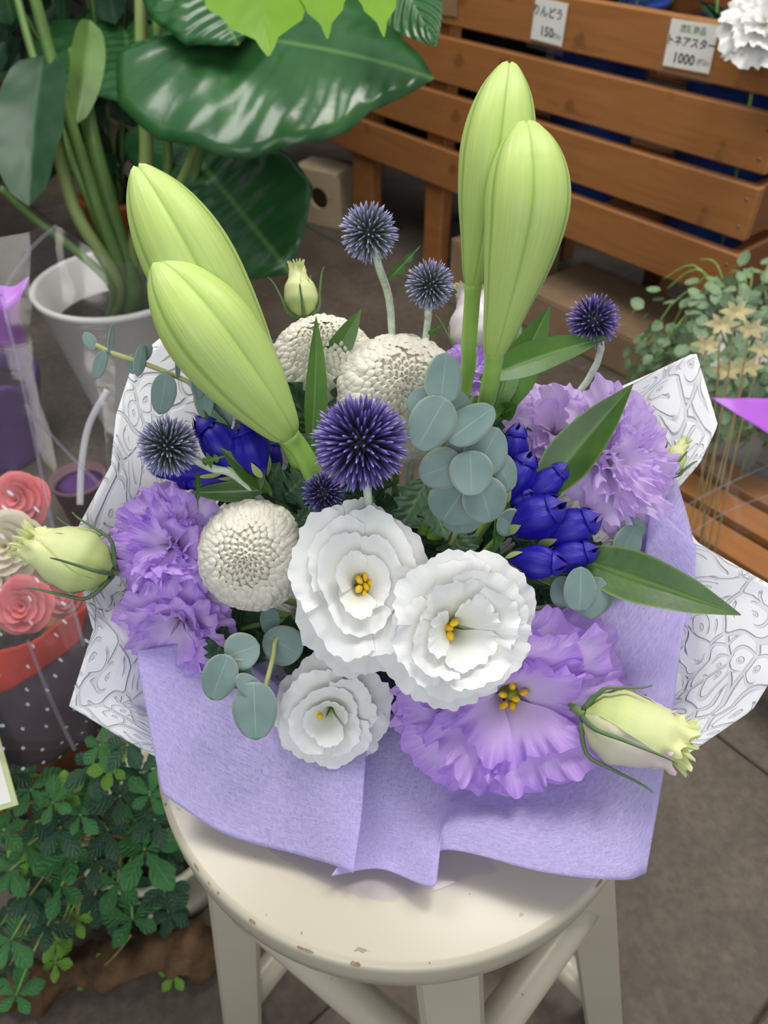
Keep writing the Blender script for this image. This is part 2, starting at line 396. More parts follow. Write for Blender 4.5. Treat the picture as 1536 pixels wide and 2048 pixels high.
M_whiterose = petalmat('white_preserved_petal', [(0, (0.55, 0.52, 0.45)), (0.5, (0.80, 0.79, 0.76)), (1, (0.88, 0.88, 0.86))], 0.5, 0.2, 0.1)
M_redtissue = plain('red_tissue', (0.60, 0.045, 0.02), 0.6, 0.3, 0.2, 20)
M_purpletissue = plain('violet_tissue', (0.10, 0.04, 0.17), 0.55, 0.3, 0.25, 12)
M_purplesat = plain('purple_satin_ribbon', (0.42, 0.11, 0.60), 0.4, 0.4, 0.1, 12)
M_plum = plain('dark_plum_paper', (0.035, 0.018, 0.024), 0.6, 0.3, 0.4, 12)
M_pinkpaper = plain('dusky_pink_paper', (0.20, 0.11, 0.13), 0.7, 0.3, 0.2, 12)
M_orange = plain('orange_pot', (0.42, 0.10, 0.03), 0.6, 0.3, 0.2, 20)
M_screw = plain('screw_head', (0.25, 0.2, 0.15), 0.4, 0.5, metal=0.6)

def paper_mat():
    t = NT('embossed_white_paper'); t.b.inputs['Roughness'].default_value = 0.75; t.b.inputs['Specular IOR Level'].default_value = 0.2
    uv = t.coords('UV')
    wn = t.new('ShaderNodeTexNoise'); wn.inputs['Scale'].default_value = 26; wn.inputs['Detail'].default_value = 1; t.link(uv, wn.inputs['Vector'])
    sub = t.new('ShaderNodeVectorMath', operation='SUBTRACT'); t.link(wn.outputs['Color'], sub.inputs[0]); sub.inputs[1].default_value = (0.5, 0.5, 0.5)
    sc = t.new('ShaderNodeVectorMath', operation='SCALE'); t.link(sub.outputs[0], sc.inputs[0]); sc.inputs['Scale'].default_value = 0.03
    ad = t.new('ShaderNodeVectorMath', operation='ADD'); t.link(uv, ad.inputs[0]); t.link(sc.outputs[0], ad.inputs[1])
    def vor(scale, feat):
        v = t.new('ShaderNodeTexVoronoi', feature=feat, voronoi_dimensions='2D'); v.inputs['Scale'].default_value = scale
        t.link(ad.outputs[0], v.inputs['Vector']); return v
    e = vor(44, 'DISTANCE_TO_EDGE'); f1 = vor(44, 'F1')
    line1 = t.ramp(e.outputs['Distance'], [(0.025, (1, 1, 1)), (0.06, (0, 0, 0))])
    rg = t.math('SINE', t.math('MULTIPLY', f1.outputs['Distance'], 25.0))
    line2 = t.ramp(rg, [(0.55, (0, 0, 0)), (0.85, (1, 1, 1))])
    msk = t.ramp(t.noise(uv, 55, 1), [(0.44, (0, 0, 0)), (0.5, (1, 1, 1))])
    sep = t.new('ShaderNodeMix', data_type='RGBA', blend_type='MULTIPLY'); sep.inputs[0].default_value = 1; t.link(line2, sep.inputs[6]); t.link(msk, sep.inputs[7])
    ln = t.mix(1.0, line1, sep.outputs[2], 'LIGHTEN')
    c = t.mix(t.math('MULTIPLY', ln, 0.4), (0.80, 0.80, 0.83), (0.50, 0.50, 0.53)); t.link(c, t.b.inputs['Base Color'])
    h = t.math('SUBTRACT', t.math('MULTIPLY', t.noise(uv, 900, 2), 0.12), ln)
    t.bump(h, 0.75, 0.0014); t.translucent((0.8, 0.8, 0.84), 0.12); return t.m
M_paper = paper_mat()
def lilac_mat():
    t = NT('lilac_nonwoven'); t.b.inputs['Roughness'].default_value = 0.6; t.b.inputs['Specular IOR Level'].default_value = 0.25
    t.b.inputs['Sheen Weight'].default_value = 0.25
    a = t.noise(t.coords('UV', (150, 1500, 1), (0, 0, 0.5)), 1.0, 4, 0.6, dist=1.0)
    b = t.noise(t.coords('UV', (700, 420, 1), (0, 0, 0.9)), 1.0, 4, 0.6, dist=1.0)
    w = t.noise(t.coords('UV'), 14, 3)
    f = t.math('MAXIMUM', a, b)
    c = t.ramp(f, [(0.36, (0.56, 0.48, 0.82)), (0.72, (0.84, 0.79, 0.97))])
    c = t.mix(t.math('MULTIPLY', w, 0.35), c, (0.55, 0.46, 0.86)); t.link(c, t.b.inputs['Base Color'])
    t.bump(f, 0.3, 0.0005)
    mx = t.translucent((0.62, 0.52, 0.95), 0.42)
    tp = t.new('ShaderNodeBsdfTransparent'); m2 = t.new('ShaderNodeMixShader')
    t.link(t.ramp(f, [(0.35, (0.30, 0.30, 0.30)), (0.6, (0.05, 0.05, 0.05))]), m2.inputs[0])
    t.link(mx.outputs[0], m2.inputs[1]); t.link(tp.outputs[0], m2.inputs[2]); t.link(m2.outputs[0], t.out.inputs[0]); return t.m
M_lilac = lilac_mat()
def film_mat(name, tint=(0.96, 0.96, 0.97), haze=0.012, dots=False, dark=None, rough=0.12):
    t = NT(name); t.n.remove(t.b)
    tp = t.new('ShaderNodeBsdfTransparent'); tp.inputs[0].default_value = tint+(1,)
    gl = t.new('ShaderNodeBsdfGlossy'); gl.inputs['Roughness'].default_value = rough
    df = t.new('ShaderNodeBsdfDiffuse'); df.inputs[0].default_value = (0.75, 0.75, 0.78, 1)
    co = t.coords('UV')
    bp = t.new('ShaderNodeBump'); bp.inputs['Strength'].default_value = 0.12; bp.inputs['Distance'].default_value = 0.003
    t.link(t.noise(co, 22, 3, 0.6, dist=1.5), bp.inputs['Height']); t.link(bp.outputs[0], gl.inputs['Normal'])
    fr = t.new('ShaderNodeLayerWeight'); fr.inputs[0].default_value = 0.5; t.link(bp.outputs[0], fr.inputs['Normal'])
    m1 = t.new('ShaderNodeMixShader'); t.link(t.math('ADD', 0.014, t.math('MULTIPLY', t.math('POWER', fr.outputs['Facing'], 4.0), 0.42)), m1.inputs[0]); t.link(tp.outputs[0], m1.inputs[1]); t.link(gl.outputs[0], m1.inputs[2])
    m2 = t.new('ShaderNodeMixShader'); m2.inputs[0].default_value = haze; t.link(m1.outputs[0], m2.inputs[1]); t.link(df.outputs[0], m2.inputs[2])
    last = m2
    if dots:
        v = t.new('ShaderNodeTexVoronoi', feature='F1', voronoi_dimensions='2D'); v.inputs['Scale'].default_value = 62; v.inputs['Randomness'].default_value = 0.35
        t.link(co, v.inputs['Vector'])
        m3 = t.new('ShaderNodeMixShader'); t.link(t.ramp(v.outputs['Distance'], [(0.07, (0.7, 0.7, 0.7)), (0.095, (0, 0, 0))]), m3.inputs[0])
        t.link(m2.outputs[0], m3.inputs[1]); t.link(df.outputs[0], m3.inputs[2]); last = m3
    t.link(last.outputs[0], t.out.inputs[0]); return t.m
M_film = film_mat('clear_cellophane')
M_film_dots = film_mat('dotted_cellophane', (0.94, 0.93, 0.94), 0.02, True)
M_film_base = film_mat('lilac_clear_film', (0.90, 0.88, 0.95), 0.06)
M_sleeve = film_mat('clear_card_sleeve', (0.97, 0.97, 0.96), 0.03, rough=0.25)
def floor_mat(name, a, b):
    t = NT(name); t.b.inputs['Roughness'].default_value = 0.62; t.b.inputs['Specular IOR Level'].default_value = 0.35
    co = t.coords('Generated') if False else t.coords('Object')
    n1 = t.noise(co, 9, 6, 0.65); n2 = t.noise(co, 90, 4, 0.6)
    c = t.ramp(n1, [(0.3, a), (0.72, b)])
    c = t.mix(t.ramp(n2, [(0.35, (0.5, 0.5, 0.5)), (0.65, (0, 0, 0))]), c, tuple(x*0.62 for x in a))
    c = t.mix(t.ramp(t.noise(co, 26, 2), [(0.66, (0, 0, 0)), (0.8, (0.4, 0.4, 0.4))]), c, tuple(min(1, x*1.5) for x in b))
    t.link(c, t.b.inputs['Base Color']); t.bump(n2, 0.25, 0.002); return t.m
M_slab = floor_mat('worn_stone_slab', (0.095, 0.077, 0.060), (0.175, 0.145, 0.115))
M_slab2 = floor_mat('worn_stone_slab_brown', (0.085, 0.066, 0.050), (0.155, 0.124, 0.096))
M_mortar = plain('dark_joint', (0.06, 0.048, 0.037), 0.95, 0.1, 0.3, 60)
M_brick = plain('red_brick', (0.22, 0.085, 0.055), 0.85, 0.2, 0.3, 30, 0.4, 200)
M_wall = plain('dim_shop_wall', (0.035, 0.032, 0.030), 0.9, 0.2, 0.4, 2)

# ================================================================== SETTING
BD = V((0.63649, -0.77128, 0)); BN = V((-0.77128, -0.63649, 0)); BA = V((-0.09692, 2.15739, 0))   # bench line, its normal to the aisle, its left leg
fl = MB(); fl.poly([(-2.7, -1.5, -0.0055), (3.4, -1.5, -0.0055), (3.4, 3.8, -0.0055), (-2.7, 3.8, -0.0055)])
floor = struct(part('floor', fl, M_mortar, None, False)); ORG[floor.name] = V((0, 0, 0))
J0 = V((0.431, 0.548, 0)); SL = 0.56
MS = Matrix((BD, -BN, V((0, 0, 1)))).transposed().to_4x4()
for i in range(-8, 8):
    for j in range(-7, 8):
        c = J0 + BD*((i+0.37+0.5*(j % 2))*SL) + (-BN)*((j+0.5)*SL)
        if not (-2.2 < c.x < 2.6 and -0.9 < c.y < 3.3): continue
        s = MB(); s.box(SL-0.0035, SL-0.0035, 0.014, Matrix.Translation(c+V((0, 0, -0.007-random.random()*0.0015))) @ MS @ Matrix.Rotation(random.uniform(-.006, .006), 4, 'Z'), 0.0025)
        part('slab', s, M_slab if random.random() < 0.65 else M_slab2, floor, False)
w = MB(); w.box(6.5, 0.1, 2.6, Matrix.Translation((0.2, 3.75, 1.288)))
struct(part('wall_back', w, M_wall, None, False, loc=(0.2, 3.75, 0)))
w = MB(); w.box(0.1, 5.3, 2.6, Matrix.Translation((-2.72, 1.12, 1.288))); struct(part('wall_left', w, M_wall, None, False, loc=(-2.72, 1.12, 0)))

# ================================================================== wooden planter bench
def plank_obj(name, s0, s1, z0, z1, back, thick, mat, parent):
    L = s1-s0; mb = MB(); mb.box(L, thick, z1-z0, None, 0.003)
    c = BA + BD*((s0+s1)/2) - BN*(back+thick/2) + V((0, 0, (z0+z1)/2))
    M = Matrix.Translation(c) @ MS
    return inst(name, mb.mesh(name, mat, V((0, 0, 0)), False), M, parent)
bench = thing('planter_bench', 'long orange-brown stained wooden slatted display planter standing on legs', 'planter', BA[:])
for (z0, z1) in ((0.229, 0.316), (0.34, 0.430), (0.450, 0.538), (0.560, 0.645)):
    pl = plank_obj('front_slat', -0.55, 1.122, z0, z1, 0.0, 0.02, M_wood, bench)
    for zz in (0.25, 0.75):
        q = MB(); q.lathe([(0.0028, -0.001), (0.0028, 0.0006), (0.0015, 0.0008)], 8)
        # slat-local: +x runs along the slat, -y faces the aisle
        sc = bpy.data.objects.new('screw', q.mesh('screw', M_screw)); COL.objects.link(sc); sc.parent = pl
        sc.matrix_local = Matrix.Translation((1.105-0.286, -0.0105, (zz-0.5)*(z1-z0))) @ Matrix.Rotation(PI/2, 4, 'X')
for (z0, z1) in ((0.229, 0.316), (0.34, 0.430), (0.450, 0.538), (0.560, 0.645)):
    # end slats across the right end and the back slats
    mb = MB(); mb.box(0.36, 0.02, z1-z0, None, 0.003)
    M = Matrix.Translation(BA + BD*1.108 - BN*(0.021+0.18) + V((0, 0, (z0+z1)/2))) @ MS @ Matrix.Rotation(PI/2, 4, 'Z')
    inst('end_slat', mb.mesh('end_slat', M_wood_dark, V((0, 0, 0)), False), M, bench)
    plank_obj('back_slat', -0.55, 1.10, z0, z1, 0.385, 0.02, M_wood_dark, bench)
for (s0, s1) in ((-0.008, 0.076), (0.286, 0.35)):
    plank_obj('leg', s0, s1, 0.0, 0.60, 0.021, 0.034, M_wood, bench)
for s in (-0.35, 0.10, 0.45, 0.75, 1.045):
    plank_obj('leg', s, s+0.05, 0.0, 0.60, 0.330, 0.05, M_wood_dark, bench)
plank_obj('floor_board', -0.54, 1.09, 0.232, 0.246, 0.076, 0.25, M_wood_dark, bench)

def bench_local(s, z, out): return BA + BD*s + BN*out + V((0, 0, z))
# price cards pinned to the top slat
def text_mesh(txt, size):
    cu = bpy.data.curves.new('txt', 'FONT'); cu.body = txt; cu.size = size; cu.align_x = 'CENTER'; cu.align_y = 'CENTER'; cu.resolution_u = 2; cu.offset = size*0.026
    ob = bpy.data.objects.new('txt', cu); COL.objects.link(ob)
    dg = bpy.context.evaluated_depsgraph_get(); me = bpy.data.meshes.new_from_object(ob.evaluated_get(dg))
    bpy.data.objects.remove(ob); bpy.data.curves.remove(cu); return me
def price_card(label, s, z, w, h, rot, lines, mat=M_paperwhite, sleeve=0.006):
    c = bench_local(s, z, 0.0035); t = thing('price_card', label, 'price card', c[:], 'price cards on the planter')
    M = Matrix.Translation(c) @ frame(BN, V((0, 0, 1)), rot)
    q = MB(); q.box(w+0.003, h+0.003, 0.0008, M); part('card_edge', q, M_cardedge if lines else mat, t, False)
    q = MB(); q.box(w, h, 0.0004, M @ Matrix.Translation((0, 0, 0.0006))); part('card', q, mat, t, False)
    if lines:
        q = MB(); hx, hy = w/2+0.008, h/2+0.011; q.poly([M @ V((a*hx, b*hy-0.004, 0.0022)) for a, b in ((-1, -1), (1, -1), (1, 1), (-1, 1))]); part('clear_sleeve', q, M_sleeve, t, False)
    for (txt, x, y, size, m) in lines:
        me = text_mesh(txt, size); me.materials.clear(); me.materials.append(m)
        inst('lettering', me, M @ Matrix.Translation((x*w, y*h, 0.0010)), t)
# card geometry: s along the slat is to the viewer's right
price_card('white price card handwritten with the Japanese word for gentian and 150', 0.636, 0.602, 0.076, 0.066, -0.03,
    [('りんどう', -0.06, 0.20, 0.0185, M_ink), ('150', -0.02, -0.26, 0.022, M_ink), ('(税込)', 0.30, -0.30, 0.009, M_ink_grey)])
price_card('white price card with green printed heading, handwritten aster name and 1000', 0.937, 0.607, 0.086, 0.066, 0.02,
    [('店頭商品', 0.0, 0.33, 0.012, M_ink_green), ('トネアスター', 0.0, 0.06, 0.0155, M_ink), ('1000', -0.08, -0.30, 0.021, M_ink), ('(税込)', 0.34, -0.30, 0.009, M_ink_grey)])
price_card('blank brown card tucked on the top slat beside the big glossy leaf', 0.345, 0.615, 0.085, 0.075, 0.06, [], plain('brown_kraft_card', (0.30, 0.17, 0.09), 0.7, 0.2, 0.1, 30))

# ---- things inside and under the planter
for k, s in enumerate((0.62, 0.94)):
    c = BA + BD*s - BN*0.20 + V((0, 0, 0.247)); r = 0.105
    t = thing('flower_bucket', ['blue plastic flower bucket inside the planter behind the gentian card', 'blue plastic flower bucket inside the planter behind the aster card'][k], 'bucket', c[:], 'blue buckets in the planter')
    q = MB(); M = Matrix.Translation(c); q.lathe([(r*0.78, 0), (r, 0.36), (r*1.05, 0.365), (r*1.05, 0.375), (r*0.97, 0.375), (r*0.75, 0.01)], 28, M, False); part('body', q, M_blue, t)
    q = MB(); q.lathe([(r*0.74, 0.012), (r*0.5, 0.013)], 24, M); part('base', q, M_blue, t)
for k, s in enumerate((0.05, 0.33)):
    c = BA + BD*s - BN*0.20 + V((0, 0, 0.247))
    t = thing('flower_bucket', ['black flower bucket inside the planter behind the bare slats by the leg', 'black flower bucket inside the planter behind the brown card'][k], 'bucket', c[:], 'black buckets in the planter')
    q = MB(); M = Matrix.Translation(c); q.lathe([(0.085, 0), (0.115, 0.33), (0.12, 0.335), (0.12, 0.345), (0.112, 0.345), (0.08, 0.01)], 28, M, False); part('body', q, M_black, t)
    q = MB(); q.lathe([(0.08, 0.012), (0.05, 0.013)], 24, M); part('base', q, M_black, t)
# plywood nest box with a round hole
def holed_box():
    c = V((-0.172, 2.288, 0)); w, dp, h = 0.150, 0.12, 0.148
    t = thing('plywood_box', 'pale plywood box with a round hole on the floor beside the planter leg', 'box', c[:])
    M = Matrix.Translation(c) @ Matrix.Rotation(math.radians(-29), 4, 'Z')
    q = MB(); n = 32; b = []
    hx, hz, hr = 0.016, h*0.52, 0.030
    ring = []; outer = []
    for k in range(n):
        a = 2*PI*k/n; ring.append(V((hx+hr*math.cos(a), -dp/2, hz+hr*math.sin(a))))
        ca, sa = math.cos(a), math.sin(a); sx = (w/2)/max(1e-6, abs(ca)); sz = ((h-hz) if sa > 0 else hz)/max(1e-6, abs(sa)); m = min(sx, sz)
        outer.append(V((hx+ca*m, -dp/2, hz+sa*m)))
    for k in range(n):
        l = (k+1) % n; q.poly([M @ ring[k], M @ outer[k], M @ outer[l], M @ ring[l]])
        q.poly([M @ ring[k], M @ ring[l], M @ (ring[l]+V((0, 0.012, 0))), M @ (ring[k]+V((0, 0.012, 0)))])
    part('front_panel', q, M_ply, t, False)
    for (nm, sx, sy, sz, off) in (('side_panel', 0.01, dp, h, (-w/2+0.005, 0.002, h/2)), ('side_panel', 0.01, dp, h, (w/2-0.005, 0.002, h/2)), ('back_panel', w, 0.01, h, (0, dp/2, h/2)), ('top_panel', w-0.02, dp-0.01, 0.01, (0, 0.003, h-0.005)), ('bottom_panel', w-0.02, dp-0.01, 0.01, (0, 0.003, 0.006))):
        q = MB(); q.box(sx, sy, sz, M @ Matrix.Translation(off)); part(nm, q, M_ply, t, False)
holed_box()
def carton(name, label, c, sx, sy, sz, rz, mat, group=None):
    t = thing(name, label, 'box', c, group); M = Matrix.Translation(c) @ Matrix.Rotation(rz, 4, 'Z')
    q = MB(); q.box(sx, sy, sz, M @ Matrix.Translation((0, 0, sz/2)), 0.003); part('body', q, mat, t, False)
    q = MB(); q.box(sx+0.002, sy/2-0.002, 0.003, M @ Matrix.Translation((0, -sy/4, sz+0.0016))); part('flap', q, mat, t, False)
    q = MB(); q.box(sx+0.002, sy/2-0.002, 0.003, M @ Matrix.Translation((0, sy/4, sz+0.0016))); part('flap', q, mat, t, False)
    return t
RB = math.atan2(BD.y, BD.x)
carton('cardboard_box', 'flat brown cardboard box on the floor under the right of the planter', tuple(BA+BD*0.83-BN*0.10), 0.34, 0.22, 0.085, RB, M_card)
carton('cardboard_box', 'small brown cardboard box on the floor behind the lily buds', tuple(BA+BD*0.50-BN*0.10), 0.20, 0.18, 0.11, RB, M_card)

# ================================================================== generic botany
def leaf(mb, base, tip, width, nrm, prof, nu=8, nv=12, arch=0.0, fold=0.0, wave=0.0, wn=3.0, teeth=0.0, tn=6, seed=0.0, twist=0.0, side=0.0):
    base = V(base); tip = V(tip); ax = tip-base; L = ax.length; y = ax/L
    x = y.cross(nrm).normalized(); z = x.cross(y)
    def fn(i, v):
        u = 2*i-1; w = prof(v)*width/2
        if teeth: w *= 1 + teeth*((v*tn) % 1.0 - 0.5)*min(1, abs(u)*1.2)
        ww = math.sin(v*wn*2*PI + seed)*wave*width*abs(u)*prof(v)
        a = twist*v
        ox = u*w*math.cos(a); oz = fold*abs(u)*w + arch*L*4*v*(1-v)*0.5 + ww + u*w*math.sin(a)
        p = base + y*(v*L) + x*(ox + side*L*4*v*(1-v)) + z*oz
        return p, v, i
    return mb.grid(fn, nu, nv)
LANCE = lambda v: math.sin(PI*min(1, max(0, v))**0.85)**0.9 * (1-0.15*v) if 0 < v < 1 else 0.02
LILYP = lambda v: stable([(0, 0.16), (0.12, 0.55), (0.38, 1.0), (0.7, 0.72), (0.9, 0.28), (1, 0.02)], v)
OVAL = lambda v: math.sqrt(max(0.0004, 1-(2*v-1)**2))*(1+0.10*(0.5-v)*2)
EUCP = lambda v: max(0.03, math.sqrt(max(0, 1-(2*v-1)**2)))*(1.0+0.12*(1-2*v)) if v > 0.02 else 0.16
OBOV = lambda v: table([(0, 0.06), (0.2, 0.4), (0.62, 1.0), (0.85, 0.72), (1, 0.05)], v)
def mumleafp(v): return table([(0, 0.12), (0.2, 0.5), (0.45, 1.0), (0.8, 0.75), (1, 0.08)], v)*(1+0.22*math.sin(v*5*2*PI))
def stempts(a, b, bend=V((0, 0, 0)), n=8):
    a = V(a); b = V(b); return [a.lerp(b, i/n) + bend*(4*(i/n)*(1-i/n)) for i in range(n+1)]
def crv(pts, n=8):
    pts = [V(p) for p in pts]; out = []
    for i in range(len(pts)-1):
        p0 = pts[max(i-1, 0)]; p1 = pts[i]; p2 = pts[i+1]; p3 = pts[min(i+2, len(pts)-1)]
        for k in range(n):
            t = k/n
            out.append(0.5*((2*p1) + (p2-p0)*t + (2*p0-5*p1+4*p2-p3)*t*t + (3*p1-p0-3*p2+p3)*t**3))
    out.append(pts[-1]); return out

ROOT = V((0.004, 0.265, 0.566))     # heart of the foam block, where all cut stems end
def rootpt(p, r=0.034):
    d = V(p)-ROOT; d.z *= 0.6; return ROOT + d.normalized()*r

# ================================================================== MONSTERA and the dark plants on the left
def cordate(mb, base, tip, nrm, wid, lob=0.45, droop=0.25, pleat=0.03, na=40, nr=12, ridges=6):
    """heart-shaped blade: base = petiole point, tip = drip tip; wid = half width as a share of the length"""
    base = V(base); tip = V(tip); ax = tip-base; L = ax.length; y = ax/L; x = y.cross(nrm).normalized(); z = x.cross(y)
    tab = [(0, 1.0), (0.10, 0.82), (0.3, 0.80*wid/0.7), (0.5, wid), (0.68, wid*0.95), (0.82, lob*1.25), (0.93, lob), (1.0, 0.02)]
    def fn(i, r):
        th = (2*i-1)*PI; a = abs(th)/PI; rr = table(tab, a)*L*r
        px, py = math.sin(th)*rr, math.cos(th)*rr
        h = -droop*(r**2)*(abs(px)*0.8+max(0, py)*0.35) + pleat*L*math.sin(a*ridges*2*PI)*r*sm(0.05, 0.2, a) - 0.10*L*math.exp(-(px/(0.06*L))**2)*0.15
        p = base + y*py + x*px + z*h
        return p, r*0.5+py/L*0.5, 0.5+px/(L*1.4)
    return mb.grid(fn, na, nr)
mpot = V((-0.47, 1.27, 0))
mon = thing('monstera_plant', 'tall monstera with large glossy heart-shaped leaves growing from the white bucket', 'houseplant', (mpot.x, mpot.y, 0.21))
def mleaf(base, tip, nrm, wid, mat=M_monstera, **k):
    q = MB(); cordate(q, base, tip, V(nrm), wid, **k); return solidify(part('leaf', q, mat, mon), 0.0012)
soil = mpot + V((0, 0, 0.21))
# the big glossy leaf
mleaf(P(448, 62, 1.06), P(868, 118, 1.0), V((0.10, -0.42, 0.9)), 0.62, droop=0.22, pleat=0.016, lob=0.42, ridges=5)
mleaf(P(375, 292, 1.25), P(568, 530, 1.12), V((-0.05, -0.80, 0.60)), 0.36, droop=0.15, pleat=0.012, lob=0.38)
q = MB(); leaf(q, P(88, 110, 1.12), P(58, 412, 1.06), 0.105, V((-0.05, -0.9, 0.3)), OVAL, 10, 14, 0.08, 0.25, 0.03); part('leaf', q, M_darkleaf, mon)
q = MB(); leaf(q, P(180, 40, 1.2), P(150, 250, 1.16), 0.05, V((0.5, -0.8, 0.2)), OVAL, 8, 12, 0.1, 0.5); part('leaf', q, M_mstem, mon)
mleaf(P(250, 60, 1.5), P(265, 190, 1.35), V((0.1, -0.6, 0.7)), 0.75, droop=0.15)
mleaf(P(390, -60, 1.05), P(470, 70, 0.98), V((-0.1, -0.45, 0.85)), 0.5, droop=0.2, pleat=0.02)
# fingers of the pale young leaf that hang into the top of the picture
yl = P(600, -170, 0.82)
for (bx, by, tx, ty, w) in ((520, -120, 537, 112, 0.125), (640, -110, 655, 78, 0.062), (740, -110, 768, 74, 0.055)):
    q = MB(); leaf(q, P(bx, by, 0.84), P(tx, ty, 0.76), w, V((0.0, -0.75, 0.65)), lambda v: table([(0, 0.9), (0.5, 1.0), (0.72, 0.62), (0.9, 0.16), (1, 0.02)], v), 8, 16, 0.08, -0.15); part('leaf', q, M_monstera_young, mon)
q = MB(); leaf(q, P(770, -90, 0.95), P(874, 94, 0.93), 0.085, V((-0.2, -0.7, 0.65)), LANCE, 8, 14, 0.08, -0.2); part('leaf', q, M_monstera, mon)
q = MB(); leaf(q, P(545, 370, 1.36), P(604, 440, 1.34), 0.06, V((0.2, -0.8, 0.5)), OVAL, 8, 12, 0.05, 0.1); part('leaf', q, M_monstera, mon)
for (pts, wpx, m) in (
    ([(281, -40, 1.10), (284, 120, 1.13), (292, 330, 1.2), (262, 545, 1.29)], 13, M_mstem_pale),
    ([(60, -40, 1.06), (112, 150, 1.12), (190, 400, 1.2), (248, 560, 1.28)], 12, M_mstem),
    ([(308, -40, 1.16), (322, 180, 1.2), (335, 350, 1.25), (285, 545, 1.31)], 10, M_mstem),
    ([(412, 235, 1.12), (372, 340, 1.2), (330, 430, 1.25), (275, 545, 1.3)], 9, M_mstem_pale),
    ([(110, 130, 1.14), (112, 260, 1.17), (150, 420, 1.22), (232, 560, 1.26)], 13, M_mstem_pale),
    ([(28, -30, 1.2), (72, 130, 1.22), (150, 330, 1.25), (236, 560, 1.3)], 9, M_mstem),
    ([(150, 100, 1.2), (185, 280, 1.22), (222, 420, 1.25), (262, 565, 1.29)], 17, M_mstem),
    ([(0, 375, 1.14), (70, 440, 1.18), (150, 500, 1.22), (225, 575, 1.26)], 8, M_mstem),
    ([(348, -30, 1.26), (352, 120, 1.28), (345, 300, 1.3), (290, 545, 1.33)], 6, M_mstem),
    ([(445, 62, 1.06), (425, 180, 1.15), (380, 380, 1.24), (280, 560, 1.31)], 8, M_mstem)):
    q = MB(); wp = [P(*p) for p in pts] + [soil + V(((pts[-1][0]-250)/900, 0.0, 0.0))]
    q.tube(crv(wp, 6), lambda s, w=wpx: w*1.2/FPX*(0.85+0.4*s), 10); part('leaf_stalk', q, m, mon)
pot = thing('white_bucket', 'tapered white plastic bucket holding the monstera', 'bucket', mpot[:])
q = MB(); M = Matrix.Translation(mpot); q.lathe([(0.088, 0), (0.136, 0.27), (0.142, 0.272), (0.143, 0.280), (0.138, 0.283), (0.132, 0.278), (0.086, 0.012)], 48, M, False); part('body', q, M_pot_white, pot)
q = MB(); q.lathe([(0.086, 0.012), (0.03, 0.013)], 32, M); part('base', q, M_pot_white, pot)
q = MB(); q.lathe([(0.122, 0.205), (0.118, 0.212), (0.03, 0.215)], 32, M); part('soil', q, M_soil, pot)

def shrub(name, label, cen, soilz, n, rng, L, mat, seedv, prof=LANCE, pr=0.09):
    rnd = random.Random(seedv); base = V((cen[0], cen[1], 0))
    t = thing(name, label, 'houseplant', (base.x, base.y, 0), 'dark foliage plants behind the monstera')
    q = MB(); q.lathe([(pr*0.75, 0), (pr, soilz), (pr*1.06, soilz), (pr*1.06, soilz+0.012), (pr*0.95, soilz+0.012), (pr*0.9, soilz-0.02), (0.01, soilz-0.018)], 24, Matrix.Translation(base)); part('pot', q, M_orange, t)
    for k in range(9):
        a = rnd.uniform(0, 2*PI); top = base + V((math.cos(a)*rng[0]*0.7, math.sin(a)*rng[1]*0.7, soilz+rng[2]*rnd.uniform(0.6, 1)))
        q = MB(); q.tube(stempts(base+V((0, 0, soilz-0.02)), top, V((0, 0, 0.03))), 0.004, 6); part('stem', q, M_mstem, t)
    meshes = []
    for k in range(3):
        q = MB(); leaf(q, (0, 0, 0), (0, 1, 0), rnd.uniform(0.34, 0.46), V((0, 0, 1)), prof, 4, 6, -0.12, 0.2, 0.02); meshes.append(q.mesh('leaf', mat))
    for k in range(n):
        p = base + V((rnd.gauss(0, rng[0]*0.55), rnd.gauss(0, rng[1]*0.5), soilz + 0.04 + rng[2]*rnd.random()))
        d = V((p.x-base.x + rnd.uniform(-.2, .2), p.y-base.y + rnd.uniform(-.3, .1), rnd.uniform(-0.25, 0.2))).normalized()
        s = L*rnd.uniform(0.7, 1.25); x = d.cross(V((rnd.uniform(-.4, .4), -0.4, 1))).normalized(); z = x.cross(d)
        M = Matrix.Translation(p) @ Matrix((x, d, z)).transposed().to_4x4() @ Matrix.Scale(s, 4)
        inst('leaf', meshes[k % 3], M, t)
    return t
shrub('foliage_plant', 'dark broad-leaved foliage plant behind the monstera stems', (-0.62, 1.84), 0.22, 95, (0.20, 0.16, 0.62), 0.13, M_darkleaf, 3, OVAL)
shrub('foliage_plant', 'dark narrow-leaved foliage plant at the far left behind the monstera', (-1.18, 1.72), 0.22, 90, (0.22, 0.20, 0.62), 0.16, M_darkleaf, 4)
shrub('foliage_plant', 'dark foliage plant in an orange pot behind the big glossy leaf', (-0.36, 2.02), 0.14, 60, (0.14, 0.14, 0.42), 0.10, M_darkleaf, 5)
shrub('foliage_plant', 'tall dark foliage plant furthest back against the wall', (-1.35, 2.85), 0.25, 110, (0.42, 0.25, 0.7), 0.17, M_darkleaf, 6, OVAL, 0.14)

